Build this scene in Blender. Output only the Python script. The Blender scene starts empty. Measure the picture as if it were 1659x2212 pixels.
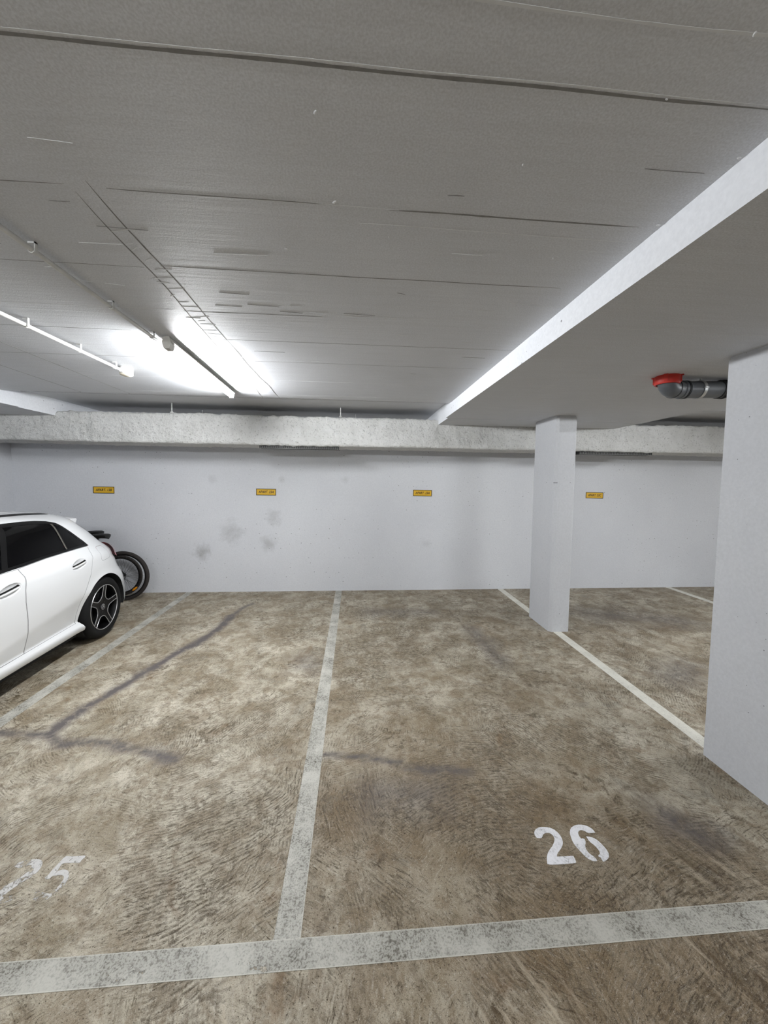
import bpy, bmesh, math, random
from mathutils import Vector, Matrix, noise
from mathutils.geometry import delaunay_2d_cdt
random.seed(7)
scene = bpy.context.scene
C = scene.collection
PI = math.pi

# ------------------------------------------------------------------ camera
cam_d = bpy.data.cameras.new('camera')
cam = bpy.data.objects.new('camera', cam_d)
C.objects.link(cam)
cam.location = (0, 0, 1.75)
F_PX = 786.876
cam_d.sensor_fit = 'HORIZONTAL'
cam_d.sensor_width = 36.0
cam_d.lens = F_PX / 1659 * 36
cam_d.shift_x = 0.0
cam_d.shift_y = -19.82 / 1659
cam_d.clip_start = 0.02
_yaw, _pit, _rol = math.radians(-4.34815), math.radians(3.30612), math.radians(0.69950)
_b = Matrix(((1, 0, 0), (0, 0, -1), (0, 1, 0)))
_ry = Matrix(((math.cos(_yaw), 0, math.sin(_yaw)), (0, 1, 0), (-math.sin(_yaw), 0, math.cos(_yaw))))
_rx = Matrix(((1, 0, 0), (0, math.cos(_pit), -math.sin(_pit)), (0, math.sin(_pit), math.cos(_pit))))
_rz = Matrix(((math.cos(_rol), -math.sin(_rol), 0), (math.sin(_rol), math.cos(_rol), 0), (0, 0, 1)))
_m = _rz @ _rx @ _ry @ _b                                  # world -> camera (x right, y down, z forward)
_cw = Matrix((_m[0], -_m[1], -_m[2])).transposed()         # camera -> world, Blender axes
cam.rotation_euler = _cw.to_euler()
scene.camera = cam

# ------------------------------------------------------------------ world, exposure, lamp power
w = bpy.data.worlds.new('world')
scene.world = w
w.use_nodes = True
w.node_tree.nodes['Background'].inputs['Color'].default_value = (0.02, 0.02, 0.022, 1)
w.node_tree.nodes['Background'].inputs['Strength'].default_value = 0.3
scene.view_settings.view_transform = 'Standard'
scene.view_settings.look = 'None'
scene.view_settings.gamma = 1.0
scene.view_settings.use_curve_mapping = False
scene.view_settings.exposure = -0.17
LAMP_SEEN = 390.0         # emission of the tube in view
LAMP_AISLE = 325.0        # emission of the tubes along the aisle behind the camera
LAMP_RIGHT = 400.0        # emission of the tubes on the right of the columns
LAMP_LEFT = 60.0         # emission of the tube by the left wall
LAMP_COLOR = (0.955, 0.98, 1.0)

# ------------------------------------------------------------------ materials
def newmat(name):
    m = bpy.data.materials.new(name)
    m.use_nodes = True
    nt = m.node_tree
    return m, nt, nt.nodes['Principled BSDF']

def node(nt, typ, ins=None, **props):
    n = nt.nodes.new(typ)
    for k, v in props.items():
        setattr(n, k, v)
    if ins:
        for k, v in ins.items():
            s = n.inputs[k]
            if isinstance(v, bpy.types.NodeSocket):
                nt.links.new(v, s)
            else:
                s.default_value = v
    return n

def rgb(r, g, b):
    def f(c):
        c /= 255.0
        return c / 12.92 if c <= 0.04045 else ((c + 0.055) / 1.055) ** 2.4
    return (f(r), f(g), f(b), 1)

def coords(nt, scale=(1, 1, 1), kind='Object', rot=(0, 0, 0)):
    tc = node(nt, 'ShaderNodeTexCoord')
    mp = node(nt, 'ShaderNodeMapping', {'Vector': tc.outputs[kind], 'Scale': scale, 'Rotation': rot})
    return mp.outputs[0]

def noi(nt, vec, scale, detail=4, rough=0.55, dist=0.0):
    return node(nt, 'ShaderNodeTexNoise', {'Vector': vec, 'Scale': scale, 'Detail': detail, 'Roughness': rough, 'Distortion': dist})

def ramp(nt, fac, a, b, ca=(0, 0, 0, 1), cb=(1, 1, 1, 1)):
    n = node(nt, 'ShaderNodeValToRGB', {'Fac': fac})
    e = n.color_ramp.elements
    e[0].position, e[1].position = a, b
    e[0].color, e[1].color = ca, cb
    return n.outputs[0]

def mix(nt, fac, a, b, mode='MIX'):
    n = node(nt, 'ShaderNodeMix', data_type='RGBA', blend_type=mode)
    for s, v in ((n.inputs[0], fac), (n.inputs[6], a), (n.inputs[7], b)):
        if isinstance(v, bpy.types.NodeSocket):
            nt.links.new(v, s)
        else:
            s.default_value = v
    return n.outputs[2]

def mth(nt, op, a, b=0.0, c=0.0, clamp=False):
    n = node(nt, 'ShaderNodeMath', operation=op, use_clamp=clamp)
    for i, v in enumerate((a, b, c)):
        if isinstance(v, bpy.types.NodeSocket):
            nt.links.new(v, n.inputs[i])
        else:
            n.inputs[i].default_value = v
    return n.outputs[0]

def bump(nt, bs, h, strength, dist):
    b = node(nt, 'ShaderNodeBump', {'Height': h, 'Strength': strength, 'Distance': dist})
    nt.links.new(b.outputs[0], bs.inputs['Normal'])

def plain(name, col, rough=0.5, metal=0.0, coat=0.0, var=0.04, emis=None, scale=30.0):
    m, nt, bs = newmat(name)
    n = noi(nt, coords(nt), scale, 3)
    d = tuple(c * (1 - var * 3) for c in col[:3]) + (1,)
    nt.links.new(mix(nt, ramp(nt, n.outputs[0], 0.3, 0.7), d, col), bs.inputs['Base Color'])
    bs.inputs['Roughness'].default_value = rough
    bs.inputs['Metallic'].default_value = metal
    bs.inputs['Coat Weight'].default_value = coat
    if emis:
        bs.inputs['Emission Color'].default_value = (*LAMP_COLOR, 1)
        bs.inputs['Emission Strength'].default_value = emis
    return m

def wall_material(name, pores=True, stains=(), tone=1.0):
    m, nt, bs = newmat(name)
    v = coords(nt)
    base = mix(nt, ramp(nt, noi(nt, v, 0.7, 5).outputs[0], 0.3, 0.7), rgb(212 * tone, 214 * tone, 219 * tone), rgb(223 * tone, 225 * tone, 229 * tone))
    fine = noi(nt, v, 60, 4)
    base = mix(nt, mth(nt, 'MULTIPLY', ramp(nt, fine.outputs[0], 0.35, 0.65), 0.22), base, rgb(186 * tone, 188 * tone, 193 * tone))
    h = fine.outputs[0]
    if pores:
        sx = node(nt, 'ShaderNodeSeparateXYZ', {'Vector': v})
        p2 = node(nt, 'ShaderNodeCombineXYZ', {0: mth(nt, 'ADD', sx.outputs[0], mth(nt, 'MULTIPLY', sx.outputs[1], 1.0)), 1: sx.outputs[2]}).outputs[0]
        vo = node(nt, 'ShaderNodeTexVoronoi', {'Vector': p2, 'Scale': 13.0, 'Randomness': 1.0}, voronoi_dimensions='2D')
        sel = node(nt, 'ShaderNodeSeparateColor', {'Color': vo.outputs['Color']})
        size = mth(nt, 'MULTIPLY', mth(nt, 'GREATER_THAN', sel.outputs[0], 0.45), mth(nt, 'MULTIPLY', mth(nt, 'POWER', sel.outputs[1], 2.0), 0.085))
        clus = ramp(nt, noi(nt, v, 1.1, 3).outputs[0], 0.36, 0.56)
        size = mth(nt, 'MULTIPLY', size, clus)
        pit = mth(nt, 'LESS_THAN', mth(nt, 'ADD', vo.outputs['Distance'], mth(nt, 'MULTIPLY', noi(nt, v, 90, 2).outputs[0], 0.06)), mth(nt, 'ADD', size, 0.028))
        pit = mth(nt, 'MULTIPLY', pit, mth(nt, 'GREATER_THAN', size, 0.01))
        base = mix(nt, mth(nt, 'MULTIPLY', pit, 0.75), base, rgb(70, 70, 74))
    for (sx, sz, r, k) in stains:
        sp = node(nt, 'ShaderNodeSeparateXYZ', {'Vector': node(nt, 'ShaderNodeTexCoord').outputs['Object']})
        dx = mth(nt, 'SUBTRACT', sp.outputs[0], sx)
        dz = mth(nt, 'SUBTRACT', sp.outputs[2], sz)
        dd = mth(nt, 'SQRT', mth(nt, 'ADD', mth(nt, 'MULTIPLY', dx, dx), mth(nt, 'MULTIPLY', dz, dz)))
        dd = mth(nt, 'ADD', dd, mth(nt, 'MULTIPLY', mth(nt, 'SUBTRACT', noi(nt, v, 9, 6, 0.7).outputs[0], 0.5), r * 2.2))
        f = mth(nt, 'MULTIPLY', mth(nt, 'SUBTRACT', 1.0, mth(nt, 'DIVIDE', dd, r), clamp=True), k, clamp=True)
        base = mix(nt, f, base, rgb(120, 120, 116))
    nt.links.new(base, bs.inputs['Base Color'])
    bs.inputs['Roughness'].default_value = 0.75
    bump(nt, bs, h, 0.25, 0.004)
    return m

M_wall = wall_material('painted concrete wall', True, ((-2.37, 0.63, 0.16, 0.5), (-1.93, 0.94, 0.22, 0.35), (-1.29, 1.17, 0.15, 0.35), (-1.37, 0.76, 0.16, 0.35), (-2.2, 1.76, 0.08, 0.2), (-1.16, 1.765, 0.07, 0.2), (-0.18, 1.777, 0.07, 0.2), (1.13, 0.76, 0.1, 0.15)))
M_column = wall_material('painted column', True, tone=0.93)

def ceiling_material():
    m, nt, bs = newmat('painted ceiling')
    v = coords(nt, (0.25, 3.5, 1))
    st = noi(nt, v, 9, 8, 0.65)
    big = noi(nt, coords(nt), 0.9, 4)
    base = mix(nt, ramp(nt, big.outputs[0], 0.3, 0.7), rgb(202, 204, 208), rgb(212, 214, 218))
    base = mix(nt, mth(nt, 'MULTIPLY', ramp(nt, st.outputs[0], 0.42, 0.72), 0.30), base, rgb(188, 188, 190))
    g = noi(nt, coords(nt), 170, 3)
    base = mix(nt, mth(nt, 'MULTIPLY', ramp(nt, g.outputs[0], 0.35, 0.65), 0.45), base, rgb(168, 168, 170))
    nt.links.new(base, bs.inputs['Base Color'])
    bs.inputs['Roughness'].default_value = 0.6
    h = mth(nt, 'ADD', mth(nt, 'MULTIPLY', st.outputs[0], 1.0), mth(nt, 'MULTIPLY', g.outputs[0], 0.35))
    bump(nt, bs, h, 0.35, 0.006)
    return m
M_ceiling = ceiling_material()
M_joint_dark = plain('dirty ceiling joint', rgb(132, 130, 128), 0.9, var=0.08)
M_joint_light = plain('filled ceiling joint', rgb(212, 213, 214), 0.7, var=0.03)

def floor_material():
    m, nt, bs = newmat('hand trowelled concrete')
    v = coords(nt)
    def attr(n):
        return node(nt, 'ShaderNodeAttribute', attribute_name=n).outputs['Fac']
    # warped coordinates
    wn = noi(nt, v, 1.6, 3)
    off = node(nt, 'ShaderNodeVectorMath', {0: wn.outputs['Color'], 1: (0.5, 0.5, 0.5)}, operation='SUBTRACT')
    offs = node(nt, 'ShaderNodeVectorMath', {0: off.outputs[0], 'Scale': 0.16}, operation='SCALE')
    wv = node(nt, 'ShaderNodeVectorMath', {0: v, 1: offs.outputs[0]}, operation='ADD').outputs[0]
    def fans(scale, freq, seed):
        sv = node(nt, 'ShaderNodeVectorMath', {0: wv, 1: (seed, seed * 1.7, 0)}, operation='ADD').outputs[0]
        vo = node(nt, 'ShaderNodeTexVoronoi', {'Vector': sv, 'Scale': scale}, voronoi_dimensions='2D')
        ro = node(nt, 'ShaderNodeVectorMath', {0: vo.outputs['Color'], 1: (0.5, 0.5, 0.5)}, operation='SUBTRACT')
        ro = node(nt, 'ShaderNodeVectorMath', {0: ro.outputs[0], 1: (1, 1, 0)}, operation='MULTIPLY')
        ro = node(nt, 'ShaderNodeVectorMath', {0: ro.outputs[0]}, operation='NORMALIZE')
        ro = node(nt, 'ShaderNodeVectorMath', {0: ro.outputs[0], 'Scale': 1.25 / scale}, operation='SCALE')
        ce = node(nt, 'ShaderNodeVectorMath', {0: vo.outputs['Position'], 1: ro.outputs[0]}, operation='ADD')
        d = node(nt, 'ShaderNodeVectorMath', {0: sv, 1: ce.outputs[0]}, operation='SUBTRACT')
        d = node(nt, 'ShaderNodeVectorMath', {0: d.outputs[0], 1: (1, 1, 0)}, operation='MULTIPLY')
        ln = node(nt, 'ShaderNodeVectorMath', {0: d.outputs[0]}, operation='LENGTH').outputs['Value']
        jit = mth(nt, 'MULTIPLY', noi(nt, v, 22, 4, 0.65).outputs[0], 3.2)
        s = mth(nt, 'SINE', mth(nt, 'ADD', mth(nt, 'MULTIPLY', ln, freq), jit))
        sp = node(nt, 'ShaderNodeSeparateXYZ', {'Vector': d.outputs[0]})
        an = mth(nt, 'ARCTAN2', sp.outputs[1], sp.outputs[0])
        pv = node(nt, 'ShaderNodeCombineXYZ', {0: mth(nt, 'MULTIPLY', ln, 1.0), 1: mth(nt, 'MULTIPLY', mth(nt, 'MULTIPLY', an, ln), 0.17), 2: ln})
        fl = noi(nt, pv.outputs[0], 95, 5, 0.72)
        return mth(nt, 'ADD', mth(nt, 'MULTIPLY', s, 0.5), 0.5), fl.outputs[0]
    f1, k1 = fans(1.1, 330.0, 0.0)
    f2, k2 = fans(2.3, 420.0, 5.3)
    ra_ = mth(nt, 'MULTIPLY', attr('ridge'), 0.30)
    pm = ramp(nt, mth(nt, 'ADD', noi(nt, v, 2.0, 4, 0.6).outputs[0], ra_), 0.50, 0.62)
    pm2 = ramp(nt, mth(nt, 'ADD', noi(nt, v, 3.3, 4, 0.6, 0.4).outputs[0], mth(nt, 'MULTIPLY', ra_, 0.5)), 0.51, 0.63)
    brk = ramp(nt, noi(nt, v, 34, 4, 0.6).outputs[0], 0.40, 0.60)
    r1 = mth(nt, 'MULTIPLY', mth(nt, 'MULTIPLY', f1, pm), brk)
    r2 = mth(nt, 'MULTIPLY', mth(nt, 'MULTIPLY', f2, pm2), brk)
    ridge = mth(nt, 'MAXIMUM', r1, r2)
    # colours
    big = noi(nt, v, 0.75, 6, 0.6, 0.5)
    med = noi(nt, wv, 3.0, 8, 0.65, 0.3)
    fin = noi(nt, wv, 26, 6, 0.7)
    spk = noi(nt, v, 110, 3, 0.6)
    base = mix(nt, ramp(nt, med.outputs[0], 0.38, 0.62), rgb(147, 136, 116), rgb(192, 184, 167))
    mot = noi(nt, wv, 7.0, 8, 0.68, 0.6)
    base = mix(nt, mth(nt, 'MULTIPLY', ramp(nt, mot.outputs[0], 0.48, 0.57), 0.5), base, rgb(118, 101, 78))
    bf = mth(nt, 'ADD', mth(nt, 'SUBTRACT', big.outputs[0], 0.5), attr('brown'))
    base = mix(nt, ramp(nt, bf, -0.02, 0.50, (0, 0, 0, 1), (0.85, 0.85, 0.85, 1)), base, rgb(118, 100, 77))
    pf = mth(nt, 'ADD', mth(nt, 'SUBTRACT', noi(nt, v, 1.7, 5, 0.6).outputs[0], 0.62), mth(nt, 'MULTIPLY', attr('pale'), 0.5))
    base = mix(nt, ramp(nt, pf, 0.0, 0.35, (0, 0, 0, 1), (0.8, 0.8, 0.8, 1)), base, rgb(190, 183, 168))
    fk = mth(nt, 'MAXIMUM', mth(nt, 'MULTIPLY', ramp(nt, k1, 0.535, 0.62), ramp(nt, mth(nt, 'ADD', noi(nt, v, 1.9, 6, 0.7).outputs[0], ra_), 0.43, 0.60)), mth(nt, 'MULTIPLY', ramp(nt, k2, 0.55, 0.63), ramp(nt, noi(nt, v, 4.2, 6, 0.7).outputs[0], 0.47, 0.60)))
    base = mix(nt, mth(nt, 'MULTIPLY', fk, 0.92), base, rgb(74, 65, 53))
    crum = noi(nt, v, 15.0, 9, 0.75, 0.8)
    cm = ramp(nt, noi(nt, v, 2.4, 5, 0.7).outputs[0], 0.44, 0.62)
    base = mix(nt, mth(nt, 'MULTIPLY', mth(nt, 'MULTIPLY', ramp(nt, crum.outputs[0], 0.53, 0.585), cm), 0.8), base, rgb(80, 70, 56))
    gs = ramp(nt, noi(nt, v, 3.6, 6, 0.7, 0.5).outputs[0], 0.57, 0.70)
    base = mix(nt, mth(nt, 'MULTIPLY', gs, 0.5), base, rgb(120, 118, 110))
    lt = mth(nt, 'MULTIPLY', ramp(nt, k2, 0.36, 0.44, (1, 1, 1, 1), (0, 0, 0, 1)), 0.35)
    base = mix(nt, lt, base, rgb(190, 183, 171))
    # dirt caught in the low spots
    lo = ramp(nt, noi(nt, v, 1.3, 3).outputs[0], 0.40, 0.62)
    dirt = mth(nt, 'MULTIPLY', ramp(nt, fin.outputs[0], 0.50, 0.66), mth(nt, 'ADD', mth(nt, 'MULTIPLY', lo, 0.55), 0.15))
    base = mix(nt, dirt, base, rgb(92, 80, 66))
    base = mix(nt, mth(nt, 'MULTIPLY', ridge, 0.75), base, rgb(80, 71, 58))
    spf = ramp(nt, spk.outputs[0], 0.60, 0.67)
    base = mix(nt, mth(nt, 'MULTIPLY', spf, 0.8), base, rgb(66, 57, 46))
    sp3 = noi(nt, v, 290, 4, 0.7)
    base = mix(nt, mth(nt, 'MULTIPLY', ramp(nt, sp3.outputs[0], 0.54, 0.62), 0.5), base, rgb(78, 69, 56))
    base = mix(nt, mth(nt, 'MULTIPLY', ramp(nt, sp3.outputs[0], 0.38, 0.46, (1, 1, 1, 1), (0, 0, 0, 1)), 0.25), base, rgb(200, 193, 178))
    spl_ = ramp(nt, spk.outputs[0], 0.30, 0.38, (1, 1, 1, 1), (0, 0, 0, 1))
    base = mix(nt, mth(nt, 'MULTIPLY', spl_, 0.35), base, rgb(214, 208, 196))
    # long dragged streaks, strongest in the aisle
    sv_ = coords(nt, (1, 1, 1), 'Object', (0, 0, math.radians(-24)))
    sv2 = node(nt, 'ShaderNodeVectorMath', {0: sv_, 1: (26.0, 3.2, 1.0)}, operation='MULTIPLY').outputs[0]
    stn = noi(nt, sv2, 1.0, 7, 0.7, 0.8)
    sm = mth(nt, 'MULTIPLY', attr('streak'), ramp(nt, noi(nt, v, 2.2, 4, 0.6).outputs[0], 0.38, 0.60))
    base = mix(nt, mth(nt, 'MULTIPLY', mth(nt, 'MULTIPLY', ramp(nt, stn.outputs[0], 0.50, 0.62), sm), 0.8), base, rgb(82, 68, 50))
    base = mix(nt, mth(nt, 'MULTIPLY', mth(nt, 'MULTIPLY', ramp(nt, stn.outputs[0], 0.36, 0.46, (1, 1, 1, 1), (0, 0, 0, 1)), sm), 0.7), base, rgb(186, 172, 150))
    # rust brown drips and rings
    rr = ramp(nt, noi(nt, v, 2.6, 5, 0.7, 1.2).outputs[0], 0.60, 0.70)
    base = mix(nt, mth(nt, 'MULTIPLY', rr, 0.45), base, rgb(112, 88, 62))
    # stains with their own shape
    sa = mth(nt, 'MULTIPLY', attr('stain'), mth(nt, 'ADD', mth(nt, 'MULTIPLY', noi(nt, v, 30, 5, 0.7).outputs[0], 1.6), 0.45))
    base = mix(nt, mth(nt, 'MULTIPLY', mth(nt, 'MULTIPLY', sa, ramp(nt, noi(nt, v, 12, 7, 0.75).outputs[0], 0.26, 0.50)), 1.25, clamp=True), base, rgb(100, 95, 94))
    ca = mth(nt, 'MULTIPLY', attr('crack'), ramp(nt, noi(nt, v, 45, 4, 0.7).outputs[0], 0.38, 0.55))
    base = mix(nt, mth(nt, 'MULTIPLY', ca, 0.85, clamp=True), base, rgb(74, 62, 50))
    bc_ = node(nt, 'ShaderNodeBrightContrast', {'Color': base, 'Bright': 0.058, 'Contrast': 0.22})
    hs_ = node(nt, 'ShaderNodeHueSaturation', {'Color': bc_.outputs[0], 'Saturation': 0.89})
    nt.links.new(hs_.outputs[0], bs.inputs['Base Color'])
    rgh = mth(nt, 'ADD', mth(nt, 'MULTIPLY', med.outputs[0], 0.25), 0.47)
    nt.links.new(rgh, bs.inputs['Roughness'])
    h = mth(nt, 'ADD', mth(nt, 'MULTIPLY', mth(nt, 'ADD', ridge, fk), -0.6), mth(nt, 'MULTIPLY', fin.outputs[0], 0.6))
    h = mth(nt, 'ADD', h, mth(nt, 'MULTIPLY', med.outputs[0], 1.6))
    h = mth(nt, 'ADD', h, mth(nt, 'MULTIPLY', spf, -0.25))
    bump(nt, bs, h, 0.5, 0.006)
    return m
M_floor = floor_material()

def paint_material(name, col, dirtcol, wear, holes, grime, axis=None):
    m, nt, bs = newmat(name)
    v = coords(nt)
    n1 = noi(nt, v, 5, 6, 0.65)
    n2 = noi(nt, v, 48, 5, 0.7)
    n4 = noi(nt, v, 130, 4, 0.7)
    cl = ramp(nt, n1.outputs[0], 0.38, 0.62)
    base = mix(nt, mth(nt, 'MULTIPLY', cl, grime * 0.35), col, dirtcol)
    sp4 = mth(nt, 'MULTIPLY', ramp(nt, n4.outputs[0], 0.50, 0.60), mth(nt, 'ADD', mth(nt, 'MULTIPLY', cl, 0.8), 0.15))
    base = mix(nt, mth(nt, 'MULTIPLY', sp4, grime, clamp=True), base, dirtcol)
    base = mix(nt, mth(nt, 'MULTIPLY', mth(nt, 'MULTIPLY', ramp(nt, n2.outputs[0], 0.52, 0.64), cl), grime), base, dirtcol)
    ge = node(nt, 'ShaderNodeSeparateXYZ', {'Vector': node(nt, 'ShaderNodeTexCoord').outputs['Generated']})
    eg = mth(nt, 'ABSOLUTE', mth(nt, 'SUBTRACT', ge.outputs[axis or 0], 0.5))
    if axis is not None: base = mix(nt, mth(nt, 'MULTIPLY', mth(nt, 'MULTIPLY', mth(nt, 'GREATER_THAN', eg, 0.462), 0.55), mth(nt, 'ADD', mth(nt, 'MULTIPLY', n2.outputs[0], 1.0), 0.3)), base, rgb(212, 210, 200))
    nt.links.new(base, bs.inputs['Base Color'])
    bs.inputs['Roughness'].default_value = 0.55
    bump(nt, bs, n2.outputs[0], 0.4, 0.003)
    # worn-away spots show the floor beneath
    n3 = noi(nt, v, 42, 6, 0.72)
    a = mth(nt, 'ADD', n3.outputs[0], mth(nt, 'MULTIPLY', mth(nt, 'SUBTRACT', noi(nt, v, 4, 3).outputs[0], 0.5), wear))
    al = ramp(nt, a, holes, holes + 0.05, (1, 1, 1, 1), (0, 0, 0, 1))
    nt.links.new(al, bs.inputs['Alpha'])
    return m
M_line = paint_material('worn line paint', rgb(190, 188, 179), rgb(92, 87, 77), 0.6, 0.645, 1.0, 1)
M_line_bay = paint_material('worn bay line paint', rgb(194, 192, 183), rgb(92, 87, 77), 0.6, 0.645, 1.0, 0)
M_line_clean = paint_material('cleaner line paint', rgb(226, 224, 214), rgb(150, 146, 134), 0.3, 0.72, 0.45, 0)
M_num = paint_material('stencil paint', rgb(246, 246, 250), rgb(120, 116, 112), 0.3, 0.625, 0.35)
M_num_worn = paint_material('faded stencil paint', rgb(206, 204, 202), rgb(160, 156, 150), 0.7, 0.50, 0.5)

def duct_material():
    m, nt, bs = newmat('sprayed fireproofing')
    v = coords(nt)
    n = noi(nt, v, 42, 6, 0.7)
    n2 = noi(nt, v, 5, 4)
    base = mix(nt, ramp(nt, n2.outputs[0], 0.35, 0.65), rgb(232, 232, 229), rgb(244, 244, 242))
    base = mix(nt, mth(nt, 'MULTIPLY', ramp(nt, n.outputs[0], 0.56, 0.66), 0.55), base, rgb(140, 138, 132))
    nt.links.new(base, bs.inputs['Base Color'])
    bs.inputs['Roughness'].default_value = 0.95
    bump(nt, bs, n.outputs[0], 1.0, 0.035)
    return m
M_duct = duct_material()
M_black_slot = plain('vent slot', rgb(22, 22, 22), 0.8)
M_galv = plain('galvanised steel', rgb(190, 192, 192), 0.4, 0.8)
M_white_paint_metal = plain('white painted metal', rgb(206, 206, 204), 0.5)
M_pvc_white = plain('white plastic conduit', rgb(225, 225, 222), 0.4)
M_lamp_house = plain('lamp housing', rgb(196, 194, 188), 0.5)
M_tube = plain('lit tube', rgb(240, 240, 240), 0.4, emis=LAMP_SEEN)
M_tube_aisle = plain('lit aisle tube', rgb(240, 240, 240), 0.4, emis=LAMP_AISLE)
M_tube_left = plain('lit left hand tube', rgb(240, 240, 240), 0.4, emis=LAMP_LEFT)
M_tube_right = plain('lit right hand tube', rgb(240, 240, 240), 0.4, emis=LAMP_RIGHT)
M_red = plain('red fire collar', rgb(196, 46, 34), 0.5)
M_pipe = plain('dark grey pipe', rgb(88, 92, 97), 0.38)
M_pipe_dark = plain('rubber seal', rgb(30, 31, 33), 0.6)
M_yellow = plain('yellow sign face', rgb(222, 176, 38), 0.45, var=0.02)
M_ink = plain('black sign print', rgb(28, 20, 14), 0.5)
M_white_car = plain('white car paint', rgb(222, 223, 224), 0.28, coat=0.9, var=0.0)
M_glass = plain('dark tinted glass', rgb(7, 7, 8), 0.06, var=0.0)
M_glass.node_tree.nodes['Principled BSDF'].inputs['Specular IOR Level'].default_value = 0.10
M_trim = plain('black gloss trim', rgb(8, 8, 9), 0.35, var=0.0)
M_trim.node_tree.nodes['Principled BSDF'].inputs['Specular IOR Level'].default_value = 0.2
M_gap = plain('panel gap', rgb(52, 52, 54), 0.9, var=0.0)
M_rubber = plain('tyre rubber', rgb(11, 11, 11), 0.8)
M_rubber.node_tree.nodes['Principled BSDF'].inputs['Specular IOR Level'].default_value = 0.3
M_alloy_black = plain('black alloy', rgb(8, 8, 9), 0.4)
M_alloy_black.node_tree.nodes['Principled BSDF'].inputs['Specular IOR Level'].default_value = 0.25
M_alloy = plain('machined alloy edge', rgb(190, 190, 190), 0.3, 0.7)
M_chrome = plain('chrome', rgb(200, 200, 200), 0.15, 1.0)
M_disc = plain('brake disc', rgb(60, 60, 60), 0.4, 0.8)
M_taillight = plain('red tail light', rgb(235, 112, 122), 0.2, coat=0.5)
M_headlight = plain('headlight glass', rgb(150, 155, 160), 0.1, coat=0.6)
M_under = plain('black underbody', rgb(14, 14, 14), 0.9)
M_bike_black = plain('black bicycle paint', rgb(18, 18, 19), 0.4)
M_bike_tyre = plain('bicycle tyre', rgb(44, 39, 37), 0.8)
M_bike_rim = plain('dark bicycle rim', rgb(22, 22, 23), 0.35, 0.3)
M_bike_rimline = plain('light rim edge', rgb(170, 170, 172), 0.3, 0.5)
M_saddle = plain('black saddle', rgb(14, 14, 14), 0.55)
M_amber = plain('amber reflector', rgb(226, 144, 30), 0.2)
M_spoke = plain('steel spokes', rgb(60, 60, 62), 0.35, 0.6)

# ------------------------------------------------------------------ mesh helpers
def link(o, parent=None):
    C.objects.link(o)
    if parent is not None:
        o.parent = parent
    return o

def mesh_obj(name, verts, faces, mat, parent=None, smooth=False, mats=None, fm=None):
    me = bpy.data.meshes.new(name)
    me.from_pydata([tuple(v) for v in verts], [], faces)
    for mm in (mats or [mat]):
        me.materials.append(mm)
    if fm:
        me.polygons.foreach_set('material_index', fm)
    if smooth:
        me.polygons.foreach_set('use_smooth', [True] * len(me.polygons))
    me.update()
    o = bpy.data.objects.new(name, me)
    return link(o, parent)

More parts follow.
